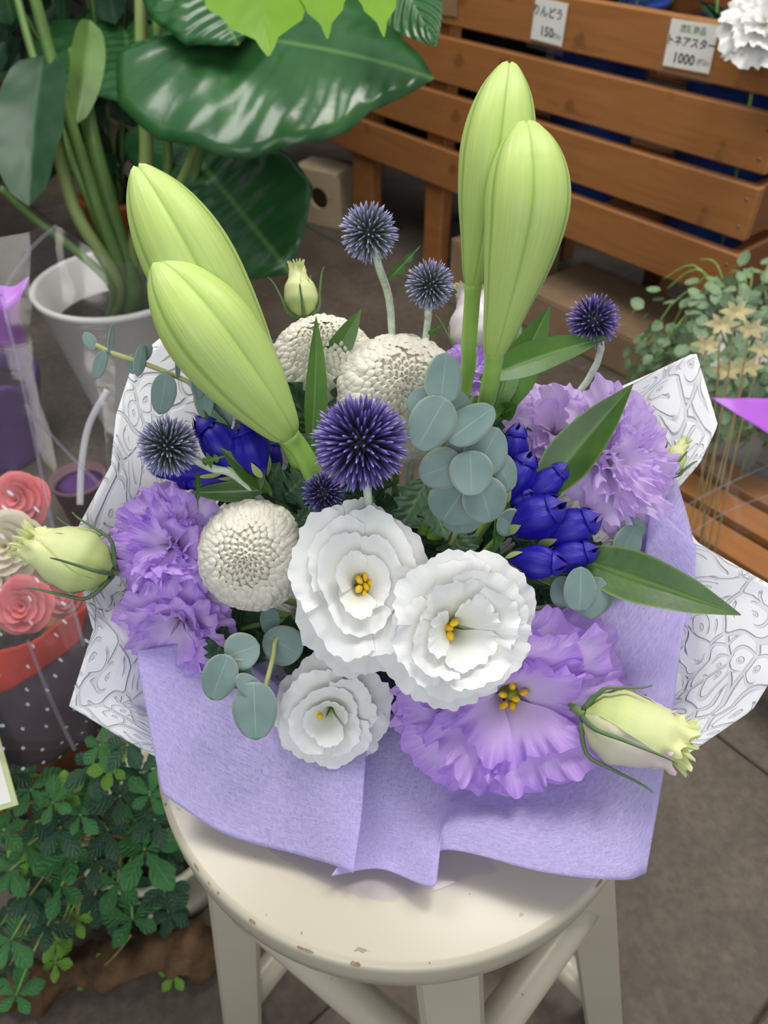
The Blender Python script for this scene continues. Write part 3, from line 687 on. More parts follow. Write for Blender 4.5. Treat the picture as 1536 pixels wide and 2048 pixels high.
# ================================================================== STOOL
UNIT = 0.76
SC = V((0.0094, 0.2460, 0)); SR = 0.1335; SZ = 0.515
stool = thing('round_stool', 'round cream-painted wooden stool with chipped edge under the flower arrangement', 'stool', SC[:])
q = MB(); M = Matrix.Translation(SC); e = 0.004
pr = [(0.02, SZ-0.026), (SR-0.005, SZ-0.026), (SR-0.001, SZ-0.022), (SR, SZ-0.013), (SR, SZ-e)] + [(SR-e+e*math.cos(a), SZ-e+e*math.sin(a)) for a in (0.4, 0.8, 1.2, 1.57)] + [(SR*0.6, SZ), (SR*0.3, SZ), (0.01, SZ)]
q.lathe(pr, 96, M); seat = part('seat', q, M_stool, stool, fix=True)
rnd = random.Random(11)
for k in range(16):
    a = math.radians(rnd.uniform(190, 345)); r = SR-0.0012; w = rnd.uniform(0.0008, 0.003); h = rnd.uniform(0.0004, 0.001)
    Mc = M @ Matrix.Rotation(a, 4, 'Z') @ Matrix.Translation((r-0.0006, 0, SZ-0.0013)) @ Matrix.Rotation(math.radians(45), 4, 'Y')
    c = MB(); n = 7; c.poly([Mc @ V((h*math.sin(2*PI*i/n)*rnd.uniform(.6, 1.2), w*math.cos(2*PI*i/n)*rnd.uniform(.6, 1.2), 0.0007)) for i in range(n)]); part('paint_chip', c, M_wear, seat, False)
LEGS = []
for k, a in enumerate((188, 280, 353, 98)):
    a = math.radians(a); dr = V((math.cos(a), math.sin(a), 0)); tn = V((-dr.y, dr.x, 0))
    top = SC + dr*0.100 + V((0, 0, SZ-0.022)); bot = SC + dr*0.178 + V((0.030, 0, 0.0))
    LEGS.append((top, bot)); ax = (top-bot).normalized(); ox = tn; oy = ax.cross(ox)
    L = (top-bot).length+0.004; Mr = Matrix((ox, oy, ax)).transposed().to_4x4(); Mr.translation = (top+bot)/2 + V((0, 0, 0.0))
    q = MB(); q.box(0.034, 0.034, L, Mr, 0.003)
    q.v = [(x, y, max(0.0005, min(z, SZ-0.025))) for x, y, z in q.v]
    lg = part('leg', q, M_stool, stool, False)
    if k == 0:
        pc = top.lerp(bot, 0.50); q = MB(); Mz = Matrix.Translation(pc + (ox*0.0 - oy*0.0175)) @ frame(-oy, ax)
        q.lathe([(0.006, -0.002), (0.006, 0.0004), (0.004, 0.0004), (0.0035, -0.001), (0.001, -0.001)], 16, Mz @ Matrix.Diagonal((0.7, 1.4, 1, 1))); part('plug', q, M_stool, lg)
def lp(k, z): t, b = LEGS[k]; f = (t.z-z)/(t.z-b.z); return t.lerp(b, f)
for (a, b, z) in ((0, 1, 0.30), (1, 2, 0.30), (2, 3, 0.07), (3, 0, 0.07)):
    q = MB(); pa, pb = lp(a, z), lp(b, z); q.tube([pa.lerp(pb, i/6) for i in range(7)], 0.0135, 14); part('stretcher', q, M_stool, stool)

# ================================================================== FLOWER ARRANGEMENT: container, wraps
acen = V((0.005, 0.262, SZ))
t = thing('flower_pot', 'small dark green plastic pot hidden inside the lilac wrap', 'pot', acen[:])
q = MB(); M = Matrix.Translation(acen); q.lathe([(0.038, 0.0015), (0.045, 0.05), (0.048, 0.052), (0.048, 0.056), (0.044, 0.056), (0.035, 0.008), (0.01, 0.007)], 32, M); part('body', q, M_potgreen, t)
q = MB()
def fo(i, j):
    th = j*PI*0.62; ph = i*2*PI; r = V((math.sin(th)*math.cos(ph), math.sin(th)*math.sin(ph), math.cos(th)))
    k = 1+0.10*nz(r, 3.0); return ROOT + V((r.x*0.050*k, r.y*0.040*k+0.008, r.z*0.032*k+0.012)), j
q.grid(fo, 24, 10); f = part('floral_foam', q, M_foam, None, loc=ROOT[:]); tag(f, 'dark green block of floral foam that holds the cut stems', 'floral foam')

def sheet(rows, nu, nv, crinkle=0.0, cs=20.0, linear=False):
    """rows of world points -> smooth surface with metric uv"""
    def along(pts, u, lin=False):
        n = len(pts)-1; x = min(n-1e-6, max(0, u*n)); i = int(x); tt = x-i
        p1, p2 = pts[i], pts[i+1]
        if lin: return p1.lerp(p2, tt)
        p0 = pts[i-1] if i > 0 else p1*2-p2; p3 = pts[i+2] if i+2 <= n else p2*2-p1
        return 0.5*((2*p1) + (p2-p0)*tt + (2*p0-5*p1+4*p2-p3)*tt*tt + (3*p1-p0-3*p2+p3)*tt**3)
    rows = [[V(p) for p in r] for r in rows]
    W = sum((rows[-1][i+1]-rows[-1][i]).length for i in range(len(rows[-1])-1)); H = sum((rows[i+1][len(rows[i+1])//2]-rows[i][len(rows[i])//2]).length for i in range(len(rows)-1))
    mb = MB(); cache = {}
    def fn(u, v):
        if u not in cache: cache[u] = [along(r, u, linear == 'u') for r in rows]
        p = along(cache[u], v)
        if crinkle:
            # creases run mostly along the sheet's height
            e = V((p.x*cs, p.y*cs*0.35, p.z*cs*0.3)); n1 = abs(nz(e, 1.0, 3.1))*2-0.6 + 0.5*(abs(nz(e, 2.3, 9.0))*2-0.6)
            p = p + V((nz(e, 1.0, 1.0)*0.5, n1, nz(e, 1.0, 5.0)*0.4))*crinkle
        return p, v, u, (u*W, v*H)
    return mb.grid(fn, nu, nv)
def prow(lst): return [P(*a) for a in lst]

# white embossed paper: a collar of two sheets, each from the pot up and out to its cut edge
def paper_sheet(label, outer, inner, dens, group='embossed paper sheets'):
    mid = []; low = []
    for o, i in zip(outer, inner):
        m = o.lerp(i, 0.45); out = V((m.x-acen.x, m.y-acen.y, 0)); m = m - V((0, 0, 0.012)) + out*0.04; mid.append(m)
        low.append(o.lerp(i, 0.2) - V((0, 0, 0.004)))
    q = sheet([inner, mid, low, outer], dens, 26, 0.0, linear='u')
    # edge runs straight between the outer corner points
    o = part('embossed_paper', q, M_paper, None, loc=acen[:]); solidify(o, 0.0007); tag(o, label, 'wrapping paper', group); return o
def ring(pts, r, z):
    out = []
    for p in pts:
        d = V((p.x-acen.x, p.y-acen.y, 0)).normalized(); out.append(V((acen.x, acen.y, z)) + d*r)
    return out
ol = prow([(560, 690, .545), (440, 668, .54), (345, 655, .535), (268, 720, .53), (232, 830, .52), (222, 930, .51), (158, 1050, .50), (150, 1120, .495), (186, 1260, .48), (138, 1412, .480), (225, 1465, .488), (322, 1520, .496), (400, 1540, .51)])
paper_sheet('white embossed floral paper flaring out beside the pale bud and thin eucalyptus', ol, ring(ol, 0.055, SZ+0.035), 96)
orr = prow([(1180, 800, .56), (1290, 752, .55), (1392, 704, .545), (1436, 850, .53), (1400, 925, .525), (1352, 980, .525), (1350, 1020, .52), (1395, 1085, .51), (1480, 1135, .495), (1560, 1180, .485), (1580, 1300, .47), (1505, 1420, .465), (1385, 1502, .468), (1290, 1560, .475)])
paper_sheet('white embossed floral paper flaring out beside the long green gentian leaf', orr, ring(orr, 0.055, SZ+0.035), 96)

def lilac_sheet(label, rows, nu=70, nv=40):
    q = sheet([prow(r) for r in rows], nu, nv)
    q.v = [(x, y, max(z, SZ+0.0015) if (x-SC.x)**2+(y-SC.y)**2 < (SR+0.004)**2 else z) for x, y, z in q.v]
    o = part('lilac_wrap', q, M_lilac, None, loc=acen[:]); solidify(o, 0.0004); tag(o, label, 'wrapping fabric', 'lilac wrap sheets'); return o
lilac_sheet('lilac nonwoven wrap lying smoothly over the cream seat below the eucalyptus',
    [[(275, 1300, .485), (420, 1290, .50), (560, 1370, .50), (650, 1440, .495), (735, 1470, .485)],
     [(278, 1340, .480), (400, 1400, .486), (540, 1470, .482), (650, 1520, .474), (730, 1540, .468)],
     [(300, 1460, .478), (410, 1540, .480), (560, 1600, .472), (660, 1620, .463), (722, 1640, .458)],
     [(325, 1588, .476), (450, 1668, .474), (596, 1709, .466), (667, 1730, .457), (706, 1746, .450)]])
lilac_sheet('lilac nonwoven wrap with a rippled hem below the large purple flower',
    [[(735, 1300, .535), (800, 1300, .54), (900, 1290, .54), (1000, 1280, .54), (1130, 1250, .51), (1240, 1100, .52), (1350, 945, .525)],
     [(722, 1560, .478), (775, 1550, .486), (860, 1560, .488), (960, 1520, .496), (1130, 1440, .500), (1270, 1290, .492), (1388, 1105, .505)],
     [(715, 1650, .466), (765, 1640, .476), (860, 1650, .468), (925, 1600, .478), (1110, 1570, .474), (1260, 1470, .465), (1362, 1290, .478)],
     [(690, 1710, .459), (770, 1700, .470), (868, 1715, .450), (905, 1645, .462), (1100, 1670, .449), (1260, 1620, .448), (1336, 1490, .460)],
     [(662, 1752, .455), (760, 1738, .464), (866, 1772, .444), (888, 1700, .457), (1090, 1745, .440), (1240, 1760, .436), (1292, 1746, .440)]])
lilac_sheet('small folded lilac flap of wrap between the pale purple flower and embossed paper',
    [[(1300, 1010, .512), (1340, 1040, .508), (1392, 1090, .500)],
     [(1290, 1100, .507), (1340, 1130, .503), (1388, 1180, .495)],
     [(1280, 1180, .503), (1330, 1210, .498), (1375, 1260, .489)]], 20, 16)
q = sheet([prow([(520, 1650, .488), (650, 1690, .48), (760, 1690, .482), (860, 1680, .48), (960, 1660, .48)]),
           prow([(540, 1700, .482), (660, 1745, .474), (750, 1740, .476), (850, 1735, .472), (980, 1720, .474)]),
           prow([(570, 1718, .479), (665, 1775, .466), (770, 1800, .459), (812, 1790, .460), (1000, 1740, .472)])], 50, 24, 0.0015, 60)
q.v = [(x, y, max(z, SZ+0.0012)) for x, y, z in q.v]
o = part('clear_film', q, M_film_base, None, loc=acen[:]); tag(o, 'clear lilac-tinted film peeking out under the wrap hem on the cream seat', 'film')

# ================================================================== LISIANTHUS
def petal(mb, M, ph, w, R, dep, cup, droop, ruf, rk, seed, nu=26, nv=14, tooth=0.02, flare=0.5, lean=0.0):
    """one petal of a bell: rises from the throat at depth dep, spreads to radius R"""
    rs = random.Random(seed); a1, a2, a3 = [rs.uniform(0, 6.28) for _ in range(3)]
    def fn(i, v):
        u = 2*i-1
        ext = 1 - 0.16*abs(u)**2.5
        ext += tooth*(math.sin(u*23+a1)+0.7*math.sin(u*41+a2))*sm(0.75, 1, v)
        s = v*ext
        aw = w*(0.42+0.58*sm(0, 0.75, v))
        k = rk*(0.9+0.2*math.sin(a3))
        rf = ruf*(sm(0.5, 1.0, v)**1.2)
        fr_ = sm(0.72, 1.0, v)
        sw = math.sin(u*k*PI+a1) + fr_*(0.50*math.sin(u*k*3.1*PI+a2)+0.30*math.sin(u*k*6.3*PI+a3))
        cw = math.cos(u*k*1.3*PI+a2) + fr_*(0.55*math.cos(u*k*3.7*PI+a3)+0.3*math.cos(u*k*6.9*PI+a1))
        r = R*(0.07+0.93*max(0.0, s)**(1.0/flare)) + R*rf*0.42*cw
        h = -dep*max(0.0, 1-s)**cup - droop*R*sm(0.5, 1.05, s)**1.5 + R*rf*0.55*sw + R*lean*v*v*(1+0.4*u)
        r -= R*0.25*max(0, lean)*v*v
        th = ph + u*aw + rf*0.25*cw
        # overlapping: one side rides above the other
        h += R*0.05*u*v
        p = V((r*math.cos(th), r*math.sin(th), h))
        return M @ p, v*(1-0.0*abs(u)), i
    return mb.grid(fn, nu, nv)
def lisianthus(name, label, px, py, d, Rpx, nrm, mat, whorls, group, sx=1.0, sy=1.0, roll=0.0, stamens=True, seed=1, root=True, throat=0.45, pistil=(0, 0), ant=1.0):
    c = P(px, py, d); R = Rpx*d*UNIT/FPX; M = Matrix.Translation(c) @ frame(V(nrm), CU, roll) @ Matrix.Diagonal((sx, sy, 1, 1))
    base = rootpt(c); t = thing(name, label, 'flower', base[:], group); rs = random.Random(seed); n = 0
    for (cnt, rr, dep, cup, droop, ruf, rk, w, flare, h0, tooth) in whorls:
        off = rs.uniform(0, 6.28)
        for k in range(cnt):
            q = MB(); n += 1
            Mp = M @ Matrix.Translation((0, 0, h0*R))
            petal(q, Mp, off + 2*PI*k/cnt + rs.uniform(-.12, .12), w*rs.uniform(.9, 1.1), R*rr*rs.uniform(.93, 1.06), R*dep, cup, droop*rs.uniform(.7, 1.3), ruf*rs.uniform(.8, 1.2), rk, seed*97+n, 64 if ruf > 0.1 else 34, 20, tooth, flare, rs.uniform(-0.10, 0.16))
            part('petal', q, mat, t)
    if stamens:
        q = MB(); q.lathe([(R*0.11, -R*throat*1.0), (R*0.09, -R*throat*0.75), (R*0.05, -R*throat*0.5), (R*0.03, -R*throat*0.4)], 12, M @ Matrix.Translation((pistil[0]*R, pistil[1]*R, 0))); part('pistil', q, M_throat, t)
        for k in range(6):
            a = 2*PI*k/6 + 0.3; rr = R*(0.10 if k < 5 else 0.02)
            Ms = M @ Matrix.Translation((rr*math.cos(a)+pistil[0]*R, rr*math.sin(a)+pistil[1]*R, -R*throat*0.38+rs.uniform(-.04, .04)*R)) @ Matrix.Rotation(a, 4, 'Z') @ Matrix.Rotation(0.5, 4, 'Y')
            q = MB(); q.lathe([(R*0.012, -R*0.09), (R*0.045, -R*0.05), (R*0.06, 0.0), (R*0.045, R*0.045), (R*0.01, R*0.065)], 10, Ms @ Matrix.Diagonal((ant, 0.75*ant, ant, 1))); part('anther', q, M_stamen, t)
    nv_ = V(nrm).normalized()
    q = MB(); b0 = c - nv_*R*0.75
    q.tube(crv([b0 + nv_*R*0.1, b0 - nv_*R*0.25, base], 6), 0.0022, 8); part('stem', q, M_stem, t)
    q = MB(); q.lathe([(0.003, -R*1.0), (R*0.16, -R*0.85), (R*0.22, -R*0.6)], 12, M, False); part('calyx', q, M_calyx, t)
    return t
# whorl: count, radius, depth, cup, droop, ruffle, waves, half-angle, flare, height, tooth
WH1 = [(5, 1.0, 0.62, 2.2, 0.22, 0.055, 2.0, 0.95, 0.95, 0.0, 0.012), (4, 0.82, 0.60, 2.0, 0.05, 0.06, 2.0, 1.0, 0.9, 0.08, 0.012), (3, 0.60, 0.62, 1.5, -0.1, 0.05, 1.6, 1.15, 0.8, 0.14, 0.01), (3, 0.40, 0.62, 1.2, -0.2, 0.05, 1.5, 1.1, 0.6, 0.10, 0.01)]
WH2 = [(5, 1.0, 0.60, 2.2, 0.18, 0.06, 1.8, 0.98, 0.95, 0.0, 0.010), (5, 0.85, 0.6, 2.0, 0.02, 0.06, 1.8, 0.95, 0.9, 0.08, 0.010), (4, 0.66, 0.62, 1.5, -0.12, 0.09, 1.5, 1.0, 0.8, 0.13, 0.008), (3, 0.46, 0.62, 1.2, -0.2, 0.13, 1.3, 1.0, 0.6, 0.14, 0.008)]
toc = TOCAM
lisianthus('white_lisianthus', 'white lisianthus with the widest open cup below the large blue thistle', 722, 1168, .436, 170, toc+V((0.06, 0.05, 0.10)), M_white_petal, WH1, 'white lisianthus', 0.84, 1.10, 0.12, True, 5, pistil=(0.06, -0.02))
lisianthus('white_lisianthus', 'white lisianthus with crumpled inner petals beside the blue gentians', 920, 1262, .434, 178, toc+V((0.18, -0.02, 0.02)), M_white_petal, WH2, 'white lisianthus', 1.0, 0.92, 0.5, True, 8, pistil=(-0.08, 0.06))
lisianthus('white_lisianthus', 'smallest white lisianthus lowest on the lilac wrap by the eucalyptus', 655, 1438, .466, 130, toc+V((-0.05, -0.12, -0.12)), M_white_petal, WH1, 'white lisianthus', 1.0, 0.94, 1.1, True, 12, pistil=(-0.05, 0.22))
WP = [(6, 1.0, 0.55, 2.0, 0.16, 0.15, 1.5, 0.85, 0.95, -0.06, 0.012), (6, 0.88, 0.55, 1.9, 0.0, 0.19, 1.6, 0.82, 0.9, 0.04, 0.012), (6, 0.72, 0.55, 1.6, -0.14, 0.24, 1.6, 0.8, 0.85, 0.10, 0.012), (5, 0.52, 0.55, 1.3, -0.24, 0.28, 1.6, 0.85, 0.7, 0.13, 0.012), (4, 0.34, 0.5, 1.1, -0.3, 0.3, 1.5, 0.9, 0.6, 0.16, 0.012)]
WPO = [(6, 1.0, 0.50, 2.0, 0.16, 0.12, 1.4, 0.95, 0.95, -0.06, 0.012), (6, 0.88, 0.5, 1.9, 0.04, 0.15, 1.5, 0.9, 0.9, 0.03, 0.012), (5, 0.72, 0.5, 1.6, -0.12, 0.2, 1.6, 0.9, 0.85, 0.09, 0.012), (4, 0.50, 0.52, 1.2, -0.18, 0.22, 1.5, 0.95, 0.65, 0.10, 0.012)]
lisianthus('purple_lisianthus', 'large ruffled purple lisianthus with an open throat and yellow anthers', 1026, 1408, .466, 245, toc+V((0.02, -0.10, -0.05)), M_purple_petal, WPO, 'purple lisianthus', 1.05, 0.84, 0.3, True, 21, pistil=(0.03, -0.02), ant=0.68)
lisianthus('purple_lisianthus', 'tightly frilled purple lisianthus touching the pale green bud', 322, 1083, .482, 132, toc+V((-0.35, 0.1, 0.15)), M_purple_petal, WP, 'purple lisianthus', 0.95, 1.0, 0.9, False, 22)
lisianthus('purple_lisianthus', 'drooping purple lisianthus hanging over the lilac wrap beside the ivory mum', 346, 1262, .488, 128, toc+V((-0.12, -0.30, -0.35)), M_purple_petal, WPO, 'purple lisianthus', 1.0, 1.0, 0.2, False, 23)
lisianthus('purple_lisianthus', 'dense pale lilac lisianthus beside the white embossed paper and dark lily leaf', 1242, 915, .495, 138, toc+V((0.3, 0.05, -0.05)), M_lilac_petal, WP, 'purple lisianthus', 0.92, 1.12, 0.4, False, 24)
lisianthus('purple_lisianthus', 'pale lilac lisianthus behind the dark green leaf under the lone blue thistle', 1120, 850, .525, 112, toc+V((0.1, 0.25, 0.25)), M_lilac_petal, WPO, 'purple lisianthus', 1.05, 0.95, 0.0, False, 25)
lisianthus('purple_lisianthus', 'purple lisianthus mostly hidden behind the two upright lily stalks', 945, 735, .545, 62, toc+V((0.1, 0.25, 0.25)), M_purple_petal, WP, 'purple lisianthus', 1.0, 1.0, 0.0, False, 26)

# ---- buds of lisianthus
def lis_bud(label, px, py, d, ln, wd, ang, mat, tipmat, tilt=0.0, seed=0, frill=0.12, sep=5, tw=1.0):
    """bud pointing to picture angle ang (0 = right, 90 = up)"""
    rs = random.Random(seed); c = P(px, py, d); L = ln*d*UNIT/FPX; W = wd*d*UNIT/FPX/2
    ax = (CR*math.cos(ang) + CU*math.sin(ang) + TOCAM*tilt).normalized(); b0 = c - ax*L*0.5
    base = rootpt(c); t = thing('lisianthus_bud', label, 'flower bud', base[:], 'lisianthus buds')
    M = Matrix.Translation(b0) @ frame(ax, TOCAM)
    for k in range(4):
        ph = 2*PI*k/4; q = MB(); s1 = rs.uniform(0, 6)
        lk = 1.0 if k % 2 == 0 else 0.9
        def fn(i, v):
            u = 2*i-1
            r = W*table([(0, 0.25), (0.12, 0.72), (0.34, 1.0), (0.55, 0.92), (0.78, 0.58*tw), (0.92, 0.46*tw), (1.0, 0.50*tw)], v)
            r *= 1+0.05*u + frill*sm(0.75, 1, v)*math.sin(u*9+s1)
            z = L*lk*v*(1-0.16*abs(u)*sm(0.5, 1, v)) + L*0.03*sm(0.8, 1, v)*math.sin(u*17+s1)
            th = ph + u*1.15 + v*0.9
            return M @ V((r*math.cos(th), r*math.sin(th), z)), v, i
        q.grid(fn, 24, 16); part('petal', q, mat if k not in (1, 3) else tipmat, t)
    q = MB()
    for k in range(7):
        def fz(i, v, k=k):
            u = 2*i-1; th = k*0.9+u*0.5; r = W*(0.12+0.32*v)*tw*(1+0.25*math.sin(u*7+k)*v); return M @ V((r*math.cos(th), r*math.sin(th), L*(0.66+0.34*v) + L*0.04*math.sin(u*8+k)*v)), v, i
        q.grid(fz, 12, 5)
    part('frilled_tip', q, M_bud_tip, t)
    for k in range(sep):
        a = 2*PI*k/sep+0.4; q = MB(); ll = L*rs.uniform(0.5, 0.85); out = rs.uniform(0.2, 0.75)
        pts = [M @ V((math.cos(a)*W*f, math.sin(a)*W*f, z)) for f, z in ((0.2, -L*0.02), (0.95, L*0.10), (1.08+out*0.15, ll*0.45), (1.05+out*0.7, ll*0.85), (1.0+out*1.2, ll))]
        q.tube(crv(pts, 4), lambda s: 0.0013*(1-0.8*s), 6); part('sepal', q, M_sepal, t)
    q = MB(); q.tube(crv([b0+ax*L*0.03, b0-ax*L*0.16-TOCAM*0.024, base.lerp(b0, 0.5)-TOCAM*0.03, base], 6), 0.002, 8); part('stem', q, M_stem, t)
    return t
lis_bud('pale green lisianthus bud sticking out past the embossed paper beside frilled purple petals', 132, 1112, .470, 185, 132, math.radians(158), M_bud_petal, M_bud_petal, 0.15, 3, 0.12, 5, 1.15)
lis_bud('pale green and pink lisianthus bud with a crumpled tip overhanging the lilac wrap edge', 1272, 1462, .440, 205, 150, math.radians(-14), M_bud_petal, M_bud_pink, 0.25, 4, 0.2, 5, 1.45)
lis_bud('small yellow-green lisianthus bud standing alone above the ivory mums', 600, 580, .545, 108, 68, math.radians(98), M_bud_petal, M_bud_petal, 0.1, 5)
lis_bud('pale yellow lisianthus bud peeking out between lilac petals and embossed paper', 1352, 912, .510, 80, 46, math.radians(60), M_bud_petal, M_bud_petal, 0.1, 6)
lis_bud('large blush white bud behind the upright lily stalks', 955, 640, .56, 150, 125, math.radians(105), M_bud_blush, M_bud_blush, 0.15, 7, 0.05, 3)

# ================================================================== PING-PONG MUMS
def mum_petal_mesh(name, open_=0.0, seed=0):
    mb = MB()
    def fn(i, v):
        u = 2*i-1; w = table([(0, 0.35), (0.35, 0.75), (0.7, 1.0), (0.9, 0.8), (1, 0.30)], v)*0.5
        a = u*(1.0+open_*1.2); x = w*math.sin(a)/math.sin(1.0) if open_ == 0 else w*math.sin(a)*0.85; z = -w*(1-math.cos(a))*1.0
        return V((x, v*(1-0.06*abs(u)*v), z + 0.18*math.sin(v*PI*0.9) - 0.30*v**3)), 0.2+0.8*v, i
    mb.grid(fn, 4, 5); return mb.mesh(name, M_mum)
MPET = [mum_petal_mesh('petal', 0.0), mum_petal_mesh('petal', 0.25), mum_petal_mesh('petal', 0.9)]
def mum(label, px, py, d, Rpx, nrm, seed, leaves=()):
    rs = random.Random(seed); c = P(px, py, d); R = Rpx*d*UNIT/FPX*0.96; Mf = Matrix.Translation(c) @ frame(V(nrm), CU)
    base = rootpt(c); t = thing('pompon_chrysanthemum', label, 'flower', base[:], 'ivory pompon chrysanthemums')
    q = MB(); q.lathe([(R*0.05, -R*0.74)] + [(R*0.84*math.cos(a), R*0.84*math.sin(a)) for a in [math.radians(x) for x in range(-60, 76, 15)]] + [(0.0005, R*0.80)], 24, Mf); part('core', q, M_mum, t)
    N = 820; zmin = -0.50; rest = MB()
    for k in range(N):
        z = 1-(1-zmin)*(k+0.5)/N; th = math.acos(z); ph = k*2.399963
        n = V((math.sin(th)*math.cos(ph), math.sin(th)*math.sin(ph), z)); tp = V((-math.cos(th)*math.cos(ph), -math.cos(th)*math.sin(ph), math.sin(th)))
        be = math.radians(lerp(6, 72, sm(0.0, 0.75, th)))+rs.uniform(-.08, .08)
        ax = (n*math.cos(be) + tp*math.sin(be)).normalized(); zz = (n*math.sin(be) - tp*math.cos(be)).normalized()
        x = ax.cross(zz)
        wl = lerp(0.135, 0.170, sm(0.1, 0.9, th))*R; ll = lerp(0.30, 0.33, sm(0.1, 0.8, th))*R*rs.uniform(.92, 1.06)
        b0 = n*R*rs.uniform(0.97, 1.02) - ax*ll
        Ml = Matrix((x*wl, ax*ll, zz*wl)).transposed().to_4x4(); Ml.translation = b0
        mi = 2 if th < 0.45 else (1 if rs.random() < 0.4 else 0)
        if k < 300: inst('petal', MPET[mi], Mf @ Ml, t)
        else:
            me = MPET[0]; o = len(rest.v); MM = Mf @ Ml
            for vt in me.vertices: rest.v.append((MM @ vt.co)[:]); rest.uv.append((0, 0)); rest.u.append(0.5)
            rest.t += [0.2+0.8*(i//5)/5 for i in range(len(me.vertices))]
            for pl in me.polygons: rest.f.append(tuple(o+i for i in pl.vertices))
    part('lower_petals', rest, M_mum, t, stuff=True)
    nn = V(nrm).normalized(); q = MB(); q.tube(crv([c-nn*R*0.5, c-nn*R*1.2, base], 6), 0.003, 8); part('stem', q, M_stem, t)
    for (bx, by, bd, tx, ty, td, w, nx) in leaves:
        q = MB(); leaf(q, P(bx, by, bd), P(tx, ty, td), w*bd*UNIT/FPX, toc+V(nx), mumleafp, 8, 30, 0.06, 0.15, 0.03); part('leaf', q, M_mumleaf, t)
    return t
mum('ivory pompon chrysanthemum furthest back, partly hidden by a lily bud', 648, 742, .545, 116, toc+V((0, 0.15, 0.3)), 31,
    [(640, 880, .52, 565, 760, .50, 75, (0, 0, 0.1)), (690, 860, .52, 690, 740, .51, 60, (0.2, 0, 0)), (560, 800, .54, 528, 665, .55, 40, (0, 0, 0))])
mum('largest ivory pompon chrysanthemum directly behind the big blue thistle', 798, 798, .520, 136, toc+V((0.05, 0.05, 0.12)), 32,
    [(860, 950, .50, 800, 1060, .48, 80, (0, 0, 0)), (850, 980, .50, 895, 1080, .475, 70, (0.2, 0, 0)), (900, 1050, .49, 935, 1140, .475, 75, (0, 0, 0))])
mum('ivory pompon chrysanthemum between the purple and the white lisianthus', 508, 1110, .475, 118, toc+V((0.05, 0.0, 0.02)), 33,
    [(520, 1010, .50, 560, 925, .475, 80, (0, 0, 0.2)), (560, 1000, .49, 615, 950, .475, 80, (0.2, 0, 0.1)), (450, 1250, .49, 430, 1330, .48, 60, (0, 0, 0)), (590, 1060, .47, 625, 1010, .462, 40, (0.3, 0, 0)), (480, 1000, .5, 430, 960, .49, 70, (0, 0, 0.3))])

# ================================================================== GLOBE THISTLES
def thistle(label, px, py, d, Rpx, stem, mat, N=230, leafs=(), seed=0, thick=1.0):
    rs = random.Random(seed); c = P(px, py, d); R = Rpx*d*UNIT/FPX
    base = rootpt(c); t = thing('globe_thistle', label, 'flower', base[:], 'blue globe thistles')
    q = MB(); q.lathe([(R*0.42*math.cos(a)+0.0001, R*0.42*math.sin(a)) for a in [math.radians(x) for x in range(-90, 91, 18)]], 16, Matrix.Translation(c)); part('core', q, M_thistle_core, t)
    q = MB()
    for k in range(N):
        z = 1-2*(k+0.5)/N; r = math.sqrt(1-z*z); ph = k*2.399963
        n = V((r*math.cos(ph), r*math.sin(ph), z)); n = (n + V((rs.uniform(-1, 1), rs.uniform(-1, 1), rs.uniform(-1, 1)))*0.05).normalized()
        L = R*rs.uniform(0.90, 1.06); b = len(q.v); x = n.orthogonal().normalized(); y = n.cross(x); uu = rs.random()
        for (f, w, tt) in ((0.38, 0.030, 0.0), (0.62, 0.036, 0.35), (0.82, 0.034, 0.7), (0.93, 0.020, 0.9)):
            for m in range(5):
                a = 2*PI*m/5; q.v.append((c + n*L*f + (x*math.cos(a)+y*math.sin(a))*R*w*thick)[:]); q.t.append(tt); q.u.append(uu); q.uv.append((0, 0))
        q.v.append((c+n*L)[:]); q.t.append(1.0); q.u.append(uu); q.uv.append((0, 0))
        for j in range(3):
            for m in range(5): q.f.append((b+j*5+m, b+j*5+(m+1) % 5, b+(j+1)*5+(m+1) % 5, b+(j+1)*5+m))
        for m in range(5): q.f.append((b+15+m, b+15+(m+1) % 5, b+20))
        # split tips: two short side hairs
        for sgn in (-1, 1):
            b2 = len(q.v); o2 = x*sgn*R*0.05
            for pnt, tt in ((c+n*L*0.70, 0.55), (c+n*L*0.70+y*R*0.018, 0.55), (c+n*L*0.97+o2, 1.0)): q.v.append(pnt[:]); q.t.append(tt); q.u.append(uu); q.uv.append((0, 0))
            q.f.append((b2, b2+1, b2+2))
    part('spines', q, mat, t, False, stuff=True)
    pts = [c] + [P(*s) for s in stem] + [base]
    q = MB(); q.tube(crv(pts, 6), 0.0019, 8); part('stem', q, M_stem_pale, t)
    for (bx, by, bd, tx, ty, td, w) in leafs:
        q = MB(); leaf(q, P(bx, by, bd), P(tx, ty, td), w*bd*UNIT/FPX, toc+V((0.3, 0, 0)), lambda v: table([(0, 0.15), (0.25, 1), (0.6, 0.5), (1, 0.04)], v)*(1+0.5*math.sin(v*7*PI)), 6, 24, 0.1, 0.4, 0.05); part('leaf', q, M_lilyleaf, t)
    return t
thistle('largest deep blue globe thistle directly above the open white lisianthus', 722, 885, .425, 100, [(735, 985, .44), (740, 1050, .46)], M_thistle, 400, (), 1, 0.85)
thistle('smallest dark globe thistle tucked beside the open white lisianthus', 648, 985, .455, 46, [(660, 1030, .465)], M_thistle, 200, (), 2)
thistle('grey-green globe thistle over the embossed paper beside the blue gentians', 336, 893, .455, 64, [(420, 935, .468), (495, 972, .478)], M_thistle2, 300, [(405, 925, .462, 450, 912, .46, 26), (395, 945, .465, 395, 1022, .455, 14)], 3)
